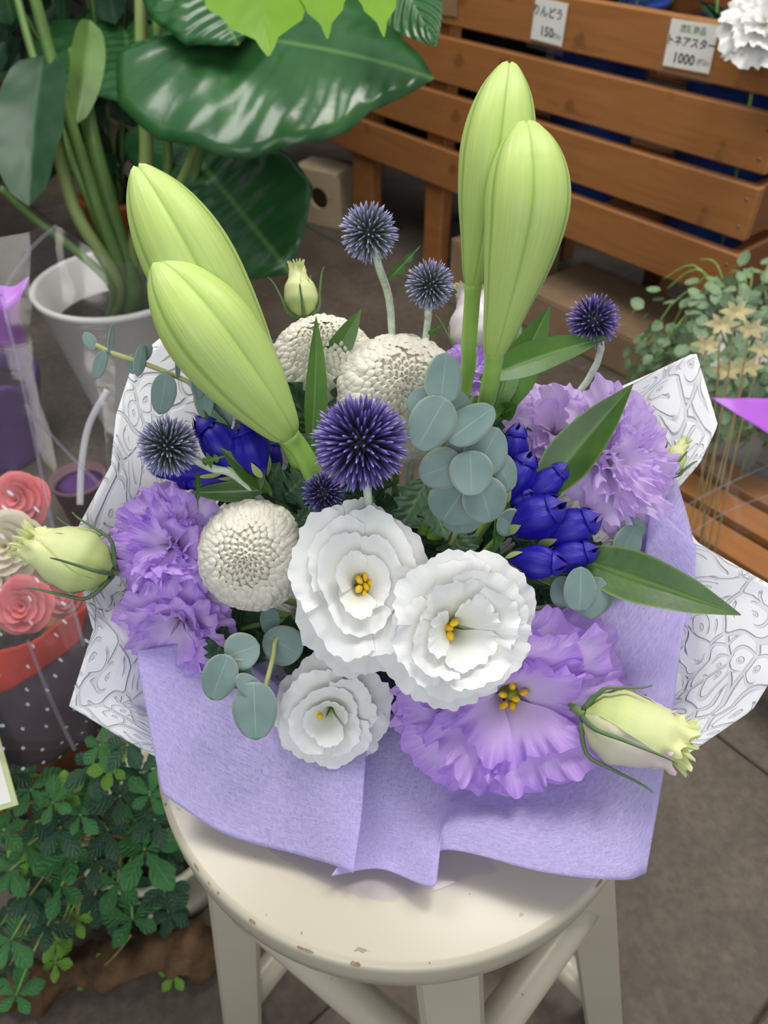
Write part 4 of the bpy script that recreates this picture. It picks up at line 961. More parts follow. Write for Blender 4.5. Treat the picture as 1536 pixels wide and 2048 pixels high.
thistle('tallest blue globe thistle against the floor beside the small yellow bud', 738, 466, .470, 60, [(757, 530, .475), (784, 668, .52)], M_thistle2, 280, [(776, 560, .478, 842, 490, .47, 22)], 4)
thistle('blue globe thistle on a short stem beside the blush white bud', 860, 570, .500, 51, [(856, 630, .51), (852, 672, .53)], M_thistle2, 250, [(856, 668, .52, 890, 645, .515, 16)], 5)
thistle('blue globe thistle standing alone above the pale lilac petals', 1186, 642, .490, 55, [(1176, 760, .548)], M_thistle, 220, (), 6)

# ================================================================== LILY BUDS
def lily(label, tip, mid, base, stalk, wpx, rot, leaves=(), pk=0.9):
    T, Md, B = P(*tip), P(*mid), P(*base); cp = crv([B, Md, T], 12); n = len(cp)-1
    s_end = rootpt(P(*stalk[-1])) if stalk else B
    t = thing('lily_bud', label, 'flower bud', s_end[:], 'closed green lily buds')
    L = sum((cp[i+1]-cp[i]).length for i in range(n)); W = wpx*mid[2]*UNIT/FPX/2
    prof = [(0, 0.27), (0.08, 0.36), (0.25, 0.58), (0.42, 0.86), (0.58, 1.0), (0.70, 0.95), (0.82, 0.74), (0.92, 0.46), (0.975, 0.24), (1.0, 0.07)]
    d0 = (T-B).normalized(); ref = (TOCAM - d0*TOCAM.dot(d0)).normalized()
    def at(v):
        x = v*n; i = min(n-1, int(x)); p = cp[i].lerp(cp[i+1], x-i); d = (cp[min(n, i+1)]-cp[max(0, i-1)]).normalized() if i > 0 else (cp[1]-cp[0]).normalized()
        r = (ref - d*ref.dot(d)).normalized(); return p, d, r, d.cross(r)
    for k in range(3):
        q = MB(); a0 = rot + 2*PI*k/3
        def fn(i, v):
            u = 2*i-1; p, d, rx, ry = at(v); th = a0 + u*PI/3*1.06
            r = W*stable(prof, v**pk)
            bul = 1.0 + 0.05*math.cos(u*PI/2)*sm(0.05, 0.4, v) - 0.16*(abs(u)**6)*sm(0.08, 0.35, v) - 0.03*math.exp(-(u/0.07)**2)*sm(0.15, 0.4, v) + 0.005*math.cos(u*7*PI)*sm(0.1, 0.5, v)
            bul *= 1 + 0.015*(1 if u > 0 else -1)*abs(u)**3
            pt = p + (rx*math.cos(th)+ry*math.sin(th))*r*bul + d*(L*0.015*(1-abs(u))*sm(0.9, 1, v))
            return pt, v, i
        q.grid(fn, 30, 40); part('tepal', q, M_lily, t)
    q = MB(); q.tube([at(i/10*0.985)[0] for i in range(11)], lambda s: W*stable(prof, s**pk)*0.72, 12); part('inner_bud', q, M_lily, t)
    q = MB(); st = [B + (cp[1]-cp[0])*0.6] + [P(*s) for s in stalk] + [s_end]
    q.tube(crv(st, 6), lambda s: W*(0.27 if s < 0.1 else 0.25), 12); part('stalk', q, M_lily_stem, t)
    for (bx, by, bd, tx, ty, td, w, nx, ar) in leaves:
        q = MB(); leaf(q, P(bx, by, bd), P(tx, ty, td), w*bd*UNIT/FPX, toc+V(nx), LILYP, 8, 20, ar, 0.25); part('leaf', q, M_lilyleaf, t)
    return t
lily('lily bud leaning over the embossed paper, the taller of the leaning pair', (277, 338, .425), (388, 540, .440), (560, 850, .480), [(600, 925, .485)], 176, 1.25, (), 0.72)
lily('lily bud leaning over the thin eucalyptus sprig, the shorter of the leaning pair', (315, 526, .420), (425, 672, .430), (578, 872, .455), [(620, 935, .475)], 182, 1.45,
     [(620, 930, .475, 632, 632, .485, 52, (0.7, 0, 0), 0.05), (640, 760, .52, 722, 618, .51, 50, (0.4, 0, 0), 0.05), (470, 900, .48, 402, 800, .47, 34, (0, 0, 0.2), 0.05)], 0.72)
lily('upright lily bud behind its shorter neighbour, the tallest of the buds', (1018, 130, .405), (988, 340, .415), (946, 566, .450), [(938, 680, .475), (925, 790, .50)], 142, 1.0)
lily('upright lily bud nearest the eucalyptus, in front of the tallest bud', (1052, 248, .393), (1050, 440, .400), (988, 708, .435), [(978, 780, .455), (955, 850, .49)], 162, 1.05,
     [(960, 760, .50, 1218, 674, .485, 72, (0, 0.2, 0.3), 0.10), (990, 840, .51, 1100, 612, .52, 80, (0.2, 0, 0.2), -0.04), (985, 840, .50, 1042, 640, .53, 60, (0.4, 0, 0), 0.0)])

# ================================================================== GENTIANS
def gentian(label, nodes, blooms, leaves, seed):
    rs = random.Random(seed); base = rootpt(P(*nodes[-1])); t = thing('gentian_stem', label, 'flower', base[:], 'blue gentian stems')
    q = MB(); q.tube(crv([P(*n) for n in nodes] + [base], 6), 0.002, 8); part('stem', q, M_stem, t)
    for (bx, by, bd, tx, ty, td, wpx) in blooms:
        B, T = P(bx, by, bd), P(tx, ty, td); ax = T-B; L = ax.length; W = wpx*bd*UNIT/FPX/2; M = Matrix.Translation(B) @ frame(ax, TOCAM, rs.uniform(0, 6))
        q = MB()
        def fn(i, v):
            th = i*2*PI
            r = W*stable([(0, 0.30), (0.15, 0.62), (0.45, 0.98), (0.68, 1.0), (0.86, 0.72), (1.0, 0.30)], v)
            r *= 1 + 0.07*math.cos(5*th)*sm(0.1, 0.6, v) - 0.03*math.cos(10*th)
            return M @ V((r*math.cos(th+0.5*v), r*math.sin(th+0.5*v), L*0.9*v)), v*0.9, (i*5) % 1
        q.grid(fn, 30, 14, True); bl = part('bloom', q, M_gent, t)
        for k in range(5):
            q = MB(); a = 2*PI*k/5+0.5
            def fl(i, v):
                u = 2*i-1; r = W*lerp(0.80, 0.14, v**1.2)*(1+0.12*math.sin(v*PI)); w = 0.62*(1-v**1.6)+0.02; th = a + u*w + 0.25*v
                return M @ V((r*math.cos(th), r*math.sin(th), L*(0.80+0.24*v))), 0.78+0.22*v, i
            q.grid(fl, 6, 7); part('lobe', q, M_gent, bl)
        q = MB()
        for k in range(5):
            a = 2*PI*k/5
            leaf(q, M @ V((0.3*W*math.cos(a), 0.3*W*math.sin(a), -0.04*L)), M @ V((0.95*W*math.cos(a), 0.95*W*math.sin(a), 0.30*L)), W*0.5, (M.to_3x3() @ V((math.cos(a), math.sin(a), 0))), LANCE, 4, 6, 0.1)
        part('calyx', q, M_calyx, t)
    for (bx, by, bd, tx, ty, td, w, nx, ar) in leaves:
        q = MB(); leaf(q, P(bx, by, bd), P(tx, ty, td), w*bd*UNIT/FPX, toc+V(nx), LILYP, 10, 24, ar, 0.28, 0.012, 2); part('leaf', q, M_gentleaf, t)
    return t
gentian('deep blue gentian cluster between the grey thistle and the leaning lily buds', [(520, 965, .485), (545, 985, .49)],
    [(505, 955, .480, 392, 835, .475, 74), (525, 950, .472, 480, 845, .465, 72), (440, 945, .482, 300, 940, .492, 44), (480, 960, .486, 350, 965, .49, 42), (545, 960, .49, 545, 880, .50, 40)],
    [(540, 985, .48, 440, 895, .465, 38, (0.2, 0, 0), 0.05), (530, 980, .478, 380, 985, .478, 42, (0, 0, -0.2), 0.05), (520, 980, .475, 505, 905, .468, 30, (0.5, 0, 0), 0.0)], 41)
gentian('dusky blue gentian cluster between the eucalyptus and pale lilac flower', [(1000, 985, .49), (985, 1030, .49)],
    [(1015, 960, .495, 1038, 848, .488, 56), (1010, 1005, .483, 1062, 905, .475, 66), (1040, 1015, .486, 1140, 928, .475, 62), (1020, 1010, .49, 1070, 985, .475, 60)],
    [(1060, 1010, .485, 1266, 768, .462, 92, (-0.25, 0, 0.1), 0.08), (1000, 830, .51, 1035, 810, .50, 40, (0, 0, 0), 0.05)], 42)
gentian('bright blue gentian cluster in front of the long green leaf', [(1000, 1080, .485), (985, 1090, .49)],
    [(1020, 1060, .478, 1130, 1008, .462, 84), (1080, 1085, .480, 1200, 1032, .468, 76), (1015, 1122, .468, 1132, 1128, .456, 66), (1085, 1128, .474, 1196, 1098, .464, 62)],
    [(1120, 1105, .482, 1482, 1230, .440, 100, (0.05, 0, 0.2), 0.03), (1040, 1130, .480, 1200, 1180, .470, 40, (0, 0, -0.2), 0.02), (1010, 985, .478, 985, 1110, .470, 44, (0.7, 0, 0), 0.06)], 43)

# ================================================================== EUCALYPTUS
def eucalyptus(label, stem, leaves, seed, dx=0.0):
    rs = random.Random(seed); base = rootpt(P(*stem[-1])); t = thing('eucalyptus_sprig', label, 'foliage', base[:], 'eucalyptus sprigs')
    q = MB(); q.tube(crv([P(*n) for n in stem] + [base], 6), 0.0012, 7); part('stem', q, M_euc_stem, t)
    for (cx, cy, w, h, rot, d, tx, ty) in leaves:
        a = math.radians(rot); up = CU*math.cos(a) + CR*math.sin(a)
        nrm = (TOCAM + CR*tx + CU*ty).normalized(); ax = (up - nrm*up.dot(nrm)).normalized(); c = P(cx, cy, d); L = h*d*UNIT/FPX
        q = MB(); leaf(q, c-ax*L/2, c+ax*L/2, w*d*UNIT/FPX, nrm, EUCP, 10, 18, rs.uniform(-0.08, 0.08), rs.uniform(-0.1, 0.14), 0.012, 1.5, seed=rs.random()*6)
        solidify(part('leaf', q, M_euc, t), 0.0005)
    return t
eucalyptus('full eucalyptus sprig of round blue-grey leaves beside the big blue thistle', [(895, 740, .432), (905, 850, .435), (935, 900, .44), (945, 990, .455)],
    [(887, 757, 76, 108, 8, .425, .1, .1), (862, 848, 92, 118, -150, .422, -.1, -.1), (850, 808, 80, 74, -60, .436, -.2, .1), (915, 812, 70, 60, 60, .440, .2, .2),
     (942, 848, 74, 120, 52, .428, .1, .2), (925, 880, 60, 70, 120, .437, .1, -.2), (975, 900, 92, 104, 30, .438, .25, .1), (1005, 945, 62, 84, 150, .443, .3, -.1),
     (942, 947, 88, 92, 178, .428, 0, -.05), (882, 938, 84, 94, -110, .434, -.2, -.1), (905, 1012, 110, 78, -150, .441, -.1, -.4), (968, 1000, 92, 96, 160, .437, .15, -.2), (925, 1040, 80, 60, 180, .452, 0, -.4), (1018, 1045, 60, 50, 120, .470, .2, -.3)], 51)
eucalyptus('thin eucalyptus sprig with small leaves trailing across the embossed paper', [(192, 690, .455), (225, 706, .457), (290, 728, .462), (350, 752, .468), (420, 785, .475), (470, 820, .482), (520, 880, .49)],
    [(180, 682, 26, 42, -35, .455, 0, .1), (222, 678, 12, 62, 8, .456, .8, 0), (200, 730, 28, 62, -155, .456, -.2, -.2), (270, 728, 34, 42, -160, .461, .2, -.2), (280, 720, 24, 66, 10, .459, .5, 0), (292, 705, 22, 40, 30, .463, .3, 0),
     (326, 788, 52, 84, -165, .463, -.1, -.2), (356, 724, 12, 62, 2, .467, .8, 0), (394, 762, 30, 70, -5, .468, .4, .1), (408, 800, 40, 76, 175, .470, .2, -.2), (440, 836, 50, 78, 10, .478, 0, -.1), (500, 855, 66, 56, 60, .49, .2, .1), (470, 800, 60, 46, 40, .488, .1, .3), (565, 975, 40, 44, 0, .49, 0, 0)], 52)
eucalyptus('eucalyptus sprig of grey-green leaves lying over the lilac wrap', [(520, 1420, .450), (545, 1320, .462), (565, 1270, .475)],
    [(485, 1302, 76, 72, 70, .455, 0, .2), (440, 1355, 72, 100, -158, .450, -.1, -.1), (478, 1348, 60, 60, 120, .454, .1, 0), (508, 1378, 40, 90, 125, .446, .5, .2), (510, 1422, 90, 118, 178, .446, .05, -.05), (565, 1290, 80, 84, -60, .470, .1, 0), (540, 1240, 60, 40, 80, .48, 0, .4)], 53)
eucalyptus('short eucalyptus tip of dark grey-green leaves under the long gentian leaf', [(1150, 1150, .462), (1160, 1200, .47), (1120, 1210, .48)],
    [(1160, 1178, 66, 90, 2, .455, 0, 0), (1185, 1195, 66, 88, 25, .463, .2, 0), (1205, 1190, 54, 84, 35, .468, .3, 0), (1130, 1185, 60, 70, -20, .472, -.2, 0), (1255, 1085, 60, 80, 30, .492, .2, .1), (1265, 1060, 50, 60, 60, .495, .2, .1)], 54)

# ---- dark filler greens low between the flowers
rs = random.Random(77)
fills = [('dark leafy filler sprig under the leaning lily buds', 560, 1000), ('dark leafy filler sprig below the eucalyptus and above white petals', 900, 1130), ('dark leafy filler sprig under the ivory mum and purple petals', 470, 1260),
         ('dark leafy filler sprig behind the bright blue gentians', 1120, 1080), ('dark leafy filler sprig behind the big blue thistle', 740, 960), ('dark leafy filler sprig at the back under the upright lily stalks', 980, 870), ('dark leafy filler sprig between the short eucalyptus tip and lilac wrap', 1190, 1150), ('dark leafy filler sprig between the eucalyptus leaves and dusky gentians', 1040, 1010), ('dark leafy filler sprig between the bright gentians and crumpled white petals', 1080, 1190), ('dark leafy filler sprig between the small white lisianthus and open one', 620, 1300)]
for lab, px, py in fills:
    c = P(px, py, .52); base = rootpt(c); t = thing('filler_sprig', lab, 'foliage', base[:], 'dark filler sprigs')
    q = MB(); q.tube(stempts(base, c, V((0, 0, 0.004))), 0.0016, 6); part('stem', q, M_stem, t)
    for k in range(9):
        a = rs.uniform(0, 2*PI); b0 = base.lerp(c, rs.uniform(0.4, 1)); tp = P(px+math.cos(a)*rs.uniform(50, 105), py+math.sin(a)*rs.uniform(40, 90), .52+rs.uniform(-.02, .015))
        q = MB(); leaf(q, b0, tp, rs.uniform(.014, .021), toc+V((rs.uniform(-.4, .4), rs.uniform(-.2, .2), rs.uniform(-.2, .5))), mumleafp, 6, 24, 0.08, 0.15, 0.03); part('leaf', q, M_mumleaf, t)

# ================================================================== neighbouring plants and bouquets
UNIT = 1.0
def rose(name, label, c, R, nrm, mat, seed, root, group=None, whorls=None, open_=1.0):
    rs = random.Random(seed); M = Matrix.Translation(c) @ frame(V(nrm), CU, rs.uniform(0, 6)); t = thing(name, label, 'flower', root[:], group)
    wh = whorls or [(5, 1.0, 0.6, 1.6, 0.15, 0.03, 1.2, 0.85, 0.85, -0.12), (5, 0.80, 0.6, 1.3, -0.05, 0.03, 1.2, 0.85, 0.7, 0.0), (4, 0.60, 0.6, 1.1, -0.12, 0.03, 1.2, 0.95, 0.55, 0.08), (3, 0.40, 0.6, 1.0, -0.15, 0.02, 1.0, 1.2, 0.4, 0.14), (2, 0.22, 0.6, 1.0, -0.15, 0.02, 1.0, 1.7, 0.3, 0.18)]
    n = 0
    for (cnt, rr, dep, cup, droop, ruf, rk, w, flare, h0) in wh:
        off = rs.uniform(0, 6.28)
        for k in range(cnt):
            n += 1; q = MB(); petal(q, M @ Matrix.Translation((0, 0, h0*R)), off+2*PI*k/cnt, w, R*rr*rs.uniform(.95, 1.05), R*dep, cup, droop, ruf, rk, seed*31+n, 20, 10, 0.0, flare, rs.uniform(-.03, .05)); part('petal', q, mat, t)
    q = MB(); q.tube(crv([c-V(nrm).normalized()*R*0.5, c-V(nrm).normalized()*R*1.2, root], 5), 0.003, 7); part('stem', q, M_stem, t)
    return t

# ---- sugar vine in a cream pot at the lower left
vc = V((-0.235, 0.372, 0.0)); 
lg = MB(); e0, e1 = G(-60, 1985, 0.015), G(470, 1880, 0.015)
def fe(i, v):
    p = e0.lerp(e1, v); a = i*2*PI; k = V((0, -math.cos(a)*1.4, math.sin(a)*0.9))*0.017; n0 = nz(p+k, 38, 2.0)*0.55 + nz(p+k, 110, 5.0)*0.25
    q = p + k*(1+n0) + V((0, nz(V((v*5, 0, 0)), 1)*0.012, 0)); q.z = max(0.0, q.z+0.003); return q, v
lg.grid(fe, 18, 110, True); o = part('edging_stone', lg, M_log, None, loc=((e0+e1)/2)[:]); tag(o, 'rough brown edging stone on the floor in front of the vine pot', 'stone')
vine = thing('vine_plant', 'bushy five-fingered vine with dark glossy leaves trailing from the cream pot', 'houseplant', vc[:])
vp = thing('cream_pot', 'rounded cream ceramic pot under the five-fingered vine', 'pot', vc[:])
q = MB(); M = Matrix.Translation(vc); q.lathe([(0.045, 0.0), (0.058, 0.006), (0.066, 0.05), (0.074, 0.125), (0.078, 0.127), (0.078, 0.135), (0.072, 0.135), (0.066, 0.11), (0.01, 0.112)], 40, M); part('body', q, M_pot_cream, vp)
q = MB(); q.lathe([(0.065, 0.112), (0.05, 0.118), (0.01, 0.12)], 20, M); part('soil', q, M_soil, vp)
def vinelet(v): return table([(0, 0.08), (0.25, 0.5), (0.6, 1.0), (0.82, 0.78), (1, 0.10)], v)*(1+0.10*math.sin(v*6*2*PI))
VM = {}
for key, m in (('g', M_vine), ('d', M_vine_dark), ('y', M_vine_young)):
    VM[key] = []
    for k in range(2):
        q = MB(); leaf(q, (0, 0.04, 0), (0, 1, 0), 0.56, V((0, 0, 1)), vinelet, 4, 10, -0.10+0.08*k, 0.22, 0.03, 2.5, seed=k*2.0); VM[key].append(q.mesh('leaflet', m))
rs = random.Random(5)
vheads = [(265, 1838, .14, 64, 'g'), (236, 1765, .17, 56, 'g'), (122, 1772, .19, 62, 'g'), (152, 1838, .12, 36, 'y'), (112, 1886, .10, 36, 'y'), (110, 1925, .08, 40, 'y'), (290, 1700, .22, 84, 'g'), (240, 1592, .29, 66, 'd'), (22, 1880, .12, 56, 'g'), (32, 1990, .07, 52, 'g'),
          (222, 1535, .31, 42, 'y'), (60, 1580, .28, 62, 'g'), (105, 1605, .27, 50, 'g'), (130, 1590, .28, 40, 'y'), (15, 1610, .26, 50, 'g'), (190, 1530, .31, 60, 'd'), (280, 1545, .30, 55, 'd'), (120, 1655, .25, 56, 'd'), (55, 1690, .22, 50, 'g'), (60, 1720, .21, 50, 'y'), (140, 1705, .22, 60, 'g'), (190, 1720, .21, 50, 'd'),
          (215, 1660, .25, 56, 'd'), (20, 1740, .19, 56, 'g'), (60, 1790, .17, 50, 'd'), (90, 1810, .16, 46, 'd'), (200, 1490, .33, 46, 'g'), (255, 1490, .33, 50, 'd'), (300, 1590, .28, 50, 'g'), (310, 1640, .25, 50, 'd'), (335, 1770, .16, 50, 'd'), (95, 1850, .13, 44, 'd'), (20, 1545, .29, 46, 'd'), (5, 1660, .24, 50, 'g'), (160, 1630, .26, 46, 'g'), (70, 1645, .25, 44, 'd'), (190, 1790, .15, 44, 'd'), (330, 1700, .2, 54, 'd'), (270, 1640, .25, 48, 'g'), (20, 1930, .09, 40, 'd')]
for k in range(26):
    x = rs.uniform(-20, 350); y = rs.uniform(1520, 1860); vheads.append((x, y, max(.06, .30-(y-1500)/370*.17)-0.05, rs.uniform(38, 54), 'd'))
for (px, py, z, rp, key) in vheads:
    z += 0.012*rs.uniform(-1, 1); c = G(px, py, z); dist = (c-CP).dot(CF); R = rp*1.2*dist/FPX
    st = vc + V((max(-0.06, min(0.06, (c.x-vc.x)*0.3)), max(-.05, min(.05, (c.y-vc.y)*0.3)), 0.115))
    mid = st.lerp(c, 0.55) + V((0, 0, 0.035)); q = MB(); q.tube(crv([st, mid, c], 5), 0.0011, 5); stalk = part('leaf_stalk', q, M_vine_stem if rs.random() < 0.4 else M_stem, vine)
    nrm = (V((rs.uniform(-.35, .35), rs.uniform(-.75, -.2), 1))).normalized(); roll = rs.uniform(0, 6.28); Mf = Matrix.Translation(c) @ frame(nrm, CU, roll)
    for j in range(5):
        a = (j-2)*math.radians(68)+rs.uniform(-.1, .1); s1 = R*(1.0 if j == 2 else (0.92 if j in (1, 3) else 0.74))*rs.uniform(.92, 1.06)
        Mz = Mf @ Matrix.Rotation(a, 4, 'Z') @ Matrix.Rotation(rs.uniform(-.35, .12), 4, 'X') @ Matrix.Scale(s1, 4)
        inst('leaflet', VM[key][j % 2], Mz, stalk)
# trailing runner tip
q = MB(); rp = [G(262, 1870, .11), G(235, 1905, .06), G(205, 1935, .03), G(180, 1960, .012)]; q.tube(crv(rp, 5), 0.0011, 6); rn = part('runner', q, M_vine_stem, vine)
for k, (p, a) in enumerate(((rp[2], 0.5), (rp[3], 2.2), (rp[3], -0.6), (rp[2], 3.0))):
    inst('leaflet', VM['y'][k % 2], Matrix.Translation(p) @ frame(V((0, -.4, 1)), CU, a) @ Matrix.Scale(0.014, 4), rn)
sd = G(352, 1958, 0.004); t = thing('weed_seedling', 'tiny green weed seedling growing from a floor crack by the stool leg', 'weed', sd[:])
q = MB(); q.tube([sd-V((0, 0, 0.006)), sd+V((0, 0, 0.012))], 0.0009, 6); part('stem', q, M_stem, t)
for k in range(5):
    inst('leaf', VM['y'][k % 2], Matrix.Translation(sd+V((0, 0, 0.012))) @ frame(V((0.1, -.3, 1)), CU, k*1.26) @ Matrix.Scale(0.017, 4), t)

# ---- cellophane-wrapped bouquet of coral and cream roses at the left
bp = V((-0.385, 0.455, 0.0))
t = thing('terracotta_pot', 'terracotta pot holding the cellophane-wrapped rose bouquet', 'pot', bp[:])
q = MB(); q.lathe([(0.05, 0), (0.072, 0.29), (0.08, 0.292), (0.08, 0.325), (0.072, 0.325), (0.066, 0.28), (0.01, 0.282)], 32, Matrix.Translation(bp)); part('body', q, M_terracotta, t)
q = MB(); q.lathe([(0.066, 0.283), (0.04, 0.288), (0.01, 0.29)], 20, Matrix.Translation(bp)); part('soil', q, M_soil, t)
broot = bp + V((0, 0, 0.30))
RS = [('soap_rose', 'coral pink soap rose with a tight spiral heart inside the cellophane', 42, 1212, .60, 62, M_red), ('soap_rose', 'fluffy cream soap rose above the coral one inside the cellophane', 8, 1092, .62, 78, M_cream),
      ('soap_rose', 'bright coral soap rose at the back of the wrapped bouquet behind the cream rose', 30, 1000, .68, 62, M_red), ('soap_rose', 'coral soap rose tucked behind the dotted film beside the pale green bud', 128, 1190, .66, 48, M_red), ('soap_rose', 'low cream soap rose next to the coral spiral rose at the film edge', -30, 1160, .62, 60, M_cream)]
for k, (nm, lab, px, py, d, rp, m) in enumerate(RS):
    rose(nm, lab, P(px, py, d), rp*d*UNIT/FPX, TOCAM+V((0.15, 0, 0.15)), m, 60+k, broot, 'soap roses')
wb_ = thing('bouquet_wrap', 'dotted cellophane and red tissue wrap around the rose bouquet', 'wrapping', broot[:])
q = sheet([prow([(-80, 1345, .585), (0, 1305, .582), (70, 1275, .585), (135, 1235, .595), (175, 1215, .61)]), prow([(-80, 1420, .60), (0, 1385, .60), (70, 1350, .60), (120, 1310, .61), (160, 1280, .62)])], 40, 10, 0.003, 40); solidify(part('red_tissue', q, M_redtissue, wb_), 0.0004)
q = sheet([prow([(-90, 1330, .60), (20, 1310, .605), (100, 1270, .61), (190, 1210, .63), (250, 1200, .66)]), prow([(-90, 1420, .605), (20, 1420, .61), (110, 1400, .615), (200, 1360, .63), (260, 1340, .66)]), prow([(-60, 1520, .63), (20, 1530, .63), (90, 1525, .635), (140, 1500, .645), (190, 1480, .66)])], 30, 20, 0.003, 30); solidify(part('dark_paper', q, M_plum, wb_), 0.0005)
q = sheet([prow([(-90, 900, .60), (40, 980, .575), (150, 1080, .56), (230, 1140, .57), (290, 1180, .6)]), prow([(-90, 1150, .565), (30, 1180, .56), (120, 1240, .56), (210, 1300, .575), (270, 1310, .60)]), prow([(-90, 1350, .575), (20, 1370, .575), (100, 1390, .58), (170, 1400, .59), (220, 1400, .61)]), prow([(-60, 1530, .61), (20, 1545, .61), (90, 1535, .615), (140, 1505, .625), (190, 1485, .64)])], 60, 50, 0.003, 30); part('dotted_film', q, M_film_dots, wb_)
FR = [[(-60, 480, .60), (50, 466, .62), (112, 452, .64), (220, 516, .66), (338, 522, .66)], [(-60, 700, .58), (60, 700, .60), (130, 720, .62), (220, 740, .64), (300, 770, .64)], [(-60, 950, .56), (60, 950, .57), (130, 970, .58), (195, 1000, .60), (240, 1030, .61)], [(-60, 1200, .55), (60, 1200, .55), (110, 1220, .56), (150, 1240, .57), (185, 1265, .58)], [(-60, 1490, .58), (40, 1500, .585), (90, 1500, .59), (140, 1490, .60), (185, 1480, .61)]]
q = sheet([prow(r) for r in FR], 60, 90, 0.0025, 26); part('cellophane', q, M_film, wb_)
FR2 = [[(-80, 500, .54), (-30, 540, .54), (8, 600, .54)], [(-80, 760, .53), (-10, 780, .53), (50, 790, .535)], [(-80, 980, .53), (20, 1000, .53), (96, 1010, .535)], [(-80, 1280, .54), (60, 1290, .535), (168, 1292, .54)], [(-60, 1470, .56), (60, 1480, .56), (178, 1478, .565)]]
q = sheet([prow(r) for r in FR2], 30, 80, 0.002, 30); part('cellophane', q, M_film, wb_)
for pts in ([(2, 590, .54), (50, 790, .535), (96, 1010, .535), (130, 1150, .535), (168, 1292, .54)], [(55, 1280, .56), (90, 1370, .565), (125, 1450, .575), (150, 1500, .58)], [(112, 452, .64), (60, 500, .60), (0, 590, .57)], [(50, 810, .55), (120, 890, .56), (190, 960, .57), (235, 1005, .58)], [(215, 780, .63), (178, 850, .63), (163, 930, .63), (160, 1010, .63)]):
    q = MB(); q.tube(crv([P(*p) for p in pts], 8), 0.0016 if pts[0][0] != 215 else 0.003, 6); part('film_fold', q, M_film_base if pts[0][0] != 215 else film_mat('milky_tape', (0.9, 0.9, 0.9), 0.45), wb_)  # folded edges; hazier film stands in for their bright highlight lines
q = sheet([prow([(-60, 560, .78), (20, 575, .76), (60, 552, .75)]), prow([(-60, 600, .76), (10, 622, .75), (40, 620, .76)]), prow([(-60, 690, .78), (20, 700, .80), (60, 690, .82)])], 16, 14, 0.004, 30); solidify(part('violet_tissue', q, M_purplesat, wb_), 0.0005)
# purple wrapped gift plant and pink cup standing on the floor beyond the cellophane
g0 = G(15, 905, 0.0); t = thing('wrapped_pot', 'pot wrapped in dark violet tissue on the floor behind the cellophane', 'pot', g0[:])
q = MB()
def fw(i, v):
    a = i*2*PI; r = lerp(0.065, 0.095, v)*(1+0.10*math.sin(9*a)*v+0.06*nz(V((math.cos(a)*2, math.sin(a)*2, v*3)), 1)); return g0+V((r*math.cos(a), r*math.sin(a), 0.17*v+0.015*math.sin(7*a)*v)), v
q.grid(fw, 60, 14, True); solidify(part('tissue', q, M_purpletissue, t), 0.001)
q = MB(); q.lathe([(0.05, 0.001), (0.068, 0.14), (0.06, 0.135), (0.01, 0.13)], 24, Matrix.Translation(g0)); part('inner_pot', q, M_plum, t)
g1 = G(188, 1052, 0.0); t = thing('pink_cup', 'dusky pink paper cup on the floor behind the cellophane', 'cup', g1[:])
q = MB(); q.lathe([(0.03, 0.001), (0.042, 0.10), (0.044, 0.10), (0.044, 0.105), (0.04, 0.105), (0.03, 0.01), (0.005, 0.008)], 28, Matrix.Translation(g1)); part('body', q, M_pinkpaper, t)
q = MB(); q.lathe([(0.0395, 0.090), (0.02, 0.094), (0.005, 0.094)], 20, Matrix.Translation(g1)); part('filling', q, M_purpletissue, t)
sg = G(-62, 1540, 0.33); t = thing('price_tag', 'white price tag with pale green border leaning by the vine', 'price card', sg[:])
Mt = Matrix.Translation(sg) @ frame(TOCAM+V((0.2, 0, 0)), CU, 0.25)
q = MB(); q.box(0.055, 0.075, 0.001, Mt); part('border', q, plain('pale_green_border', (0.55, 0.62, 0.30), 0.6), t, False)
q = MB(); q.box(0.047, 0.067, 0.0006, Mt @ Matrix.Translation((0, 0, 0.0008))); part('card', q, M_paperwhite, t, False)
q = MB(); q.tube([sg+V((0, 0.003, -0.02)), V((sg.x, sg.y+0.01, 0.0))], 0.002, 6); part('stake', q, M_wood_dark, t)

# ---- right side: creeper in a pot, slatted pallet, wrapped dried bouquet
cp_ = V((0.585, 1.10, 0.0)); t = thing('creeper_plant', 'cascading creeper with small grey-green leaves beside the planter end', 'houseplant', cp_[:])
q = MB(); q.lathe([(0.07, 0), (0.10, 0.22), (0.106, 0.222), (0.106, 0.24), (0.098, 0.24), (0.09, 0.2), (0.01, 0.205)], 32, Matrix.Translation(cp_)); part('pot', q, M_pot_white, t)
rs = random.Random(91); lm = []
for k in range(2):
    q = MB(); leaf(q, (0, 0, 0), (0, 1, 0), 0.8, V((0, 0, 1)), OVAL, 4, 5, -0.1, 0.15); lm.append(q.mesh('leaf', M_creeper))
for k in range(24):
    a = rs.uniform(0, 6.28); out = rs.uniform(0.08, 0.17); e = cp_ + V((math.cos(a)*out-0.03, math.sin(a)*out-0.02, rs.uniform(0.08, 0.36)))
    q = MB(); q.tube(crv([cp_+V((0, 0, 0.2)), cp_+V((math.cos(a)*out*0.6-0.02, math.sin(a)*out*0.6, 0.34)), e], 5), 0.0014, 5); part('tendril', q, M_stem, t)
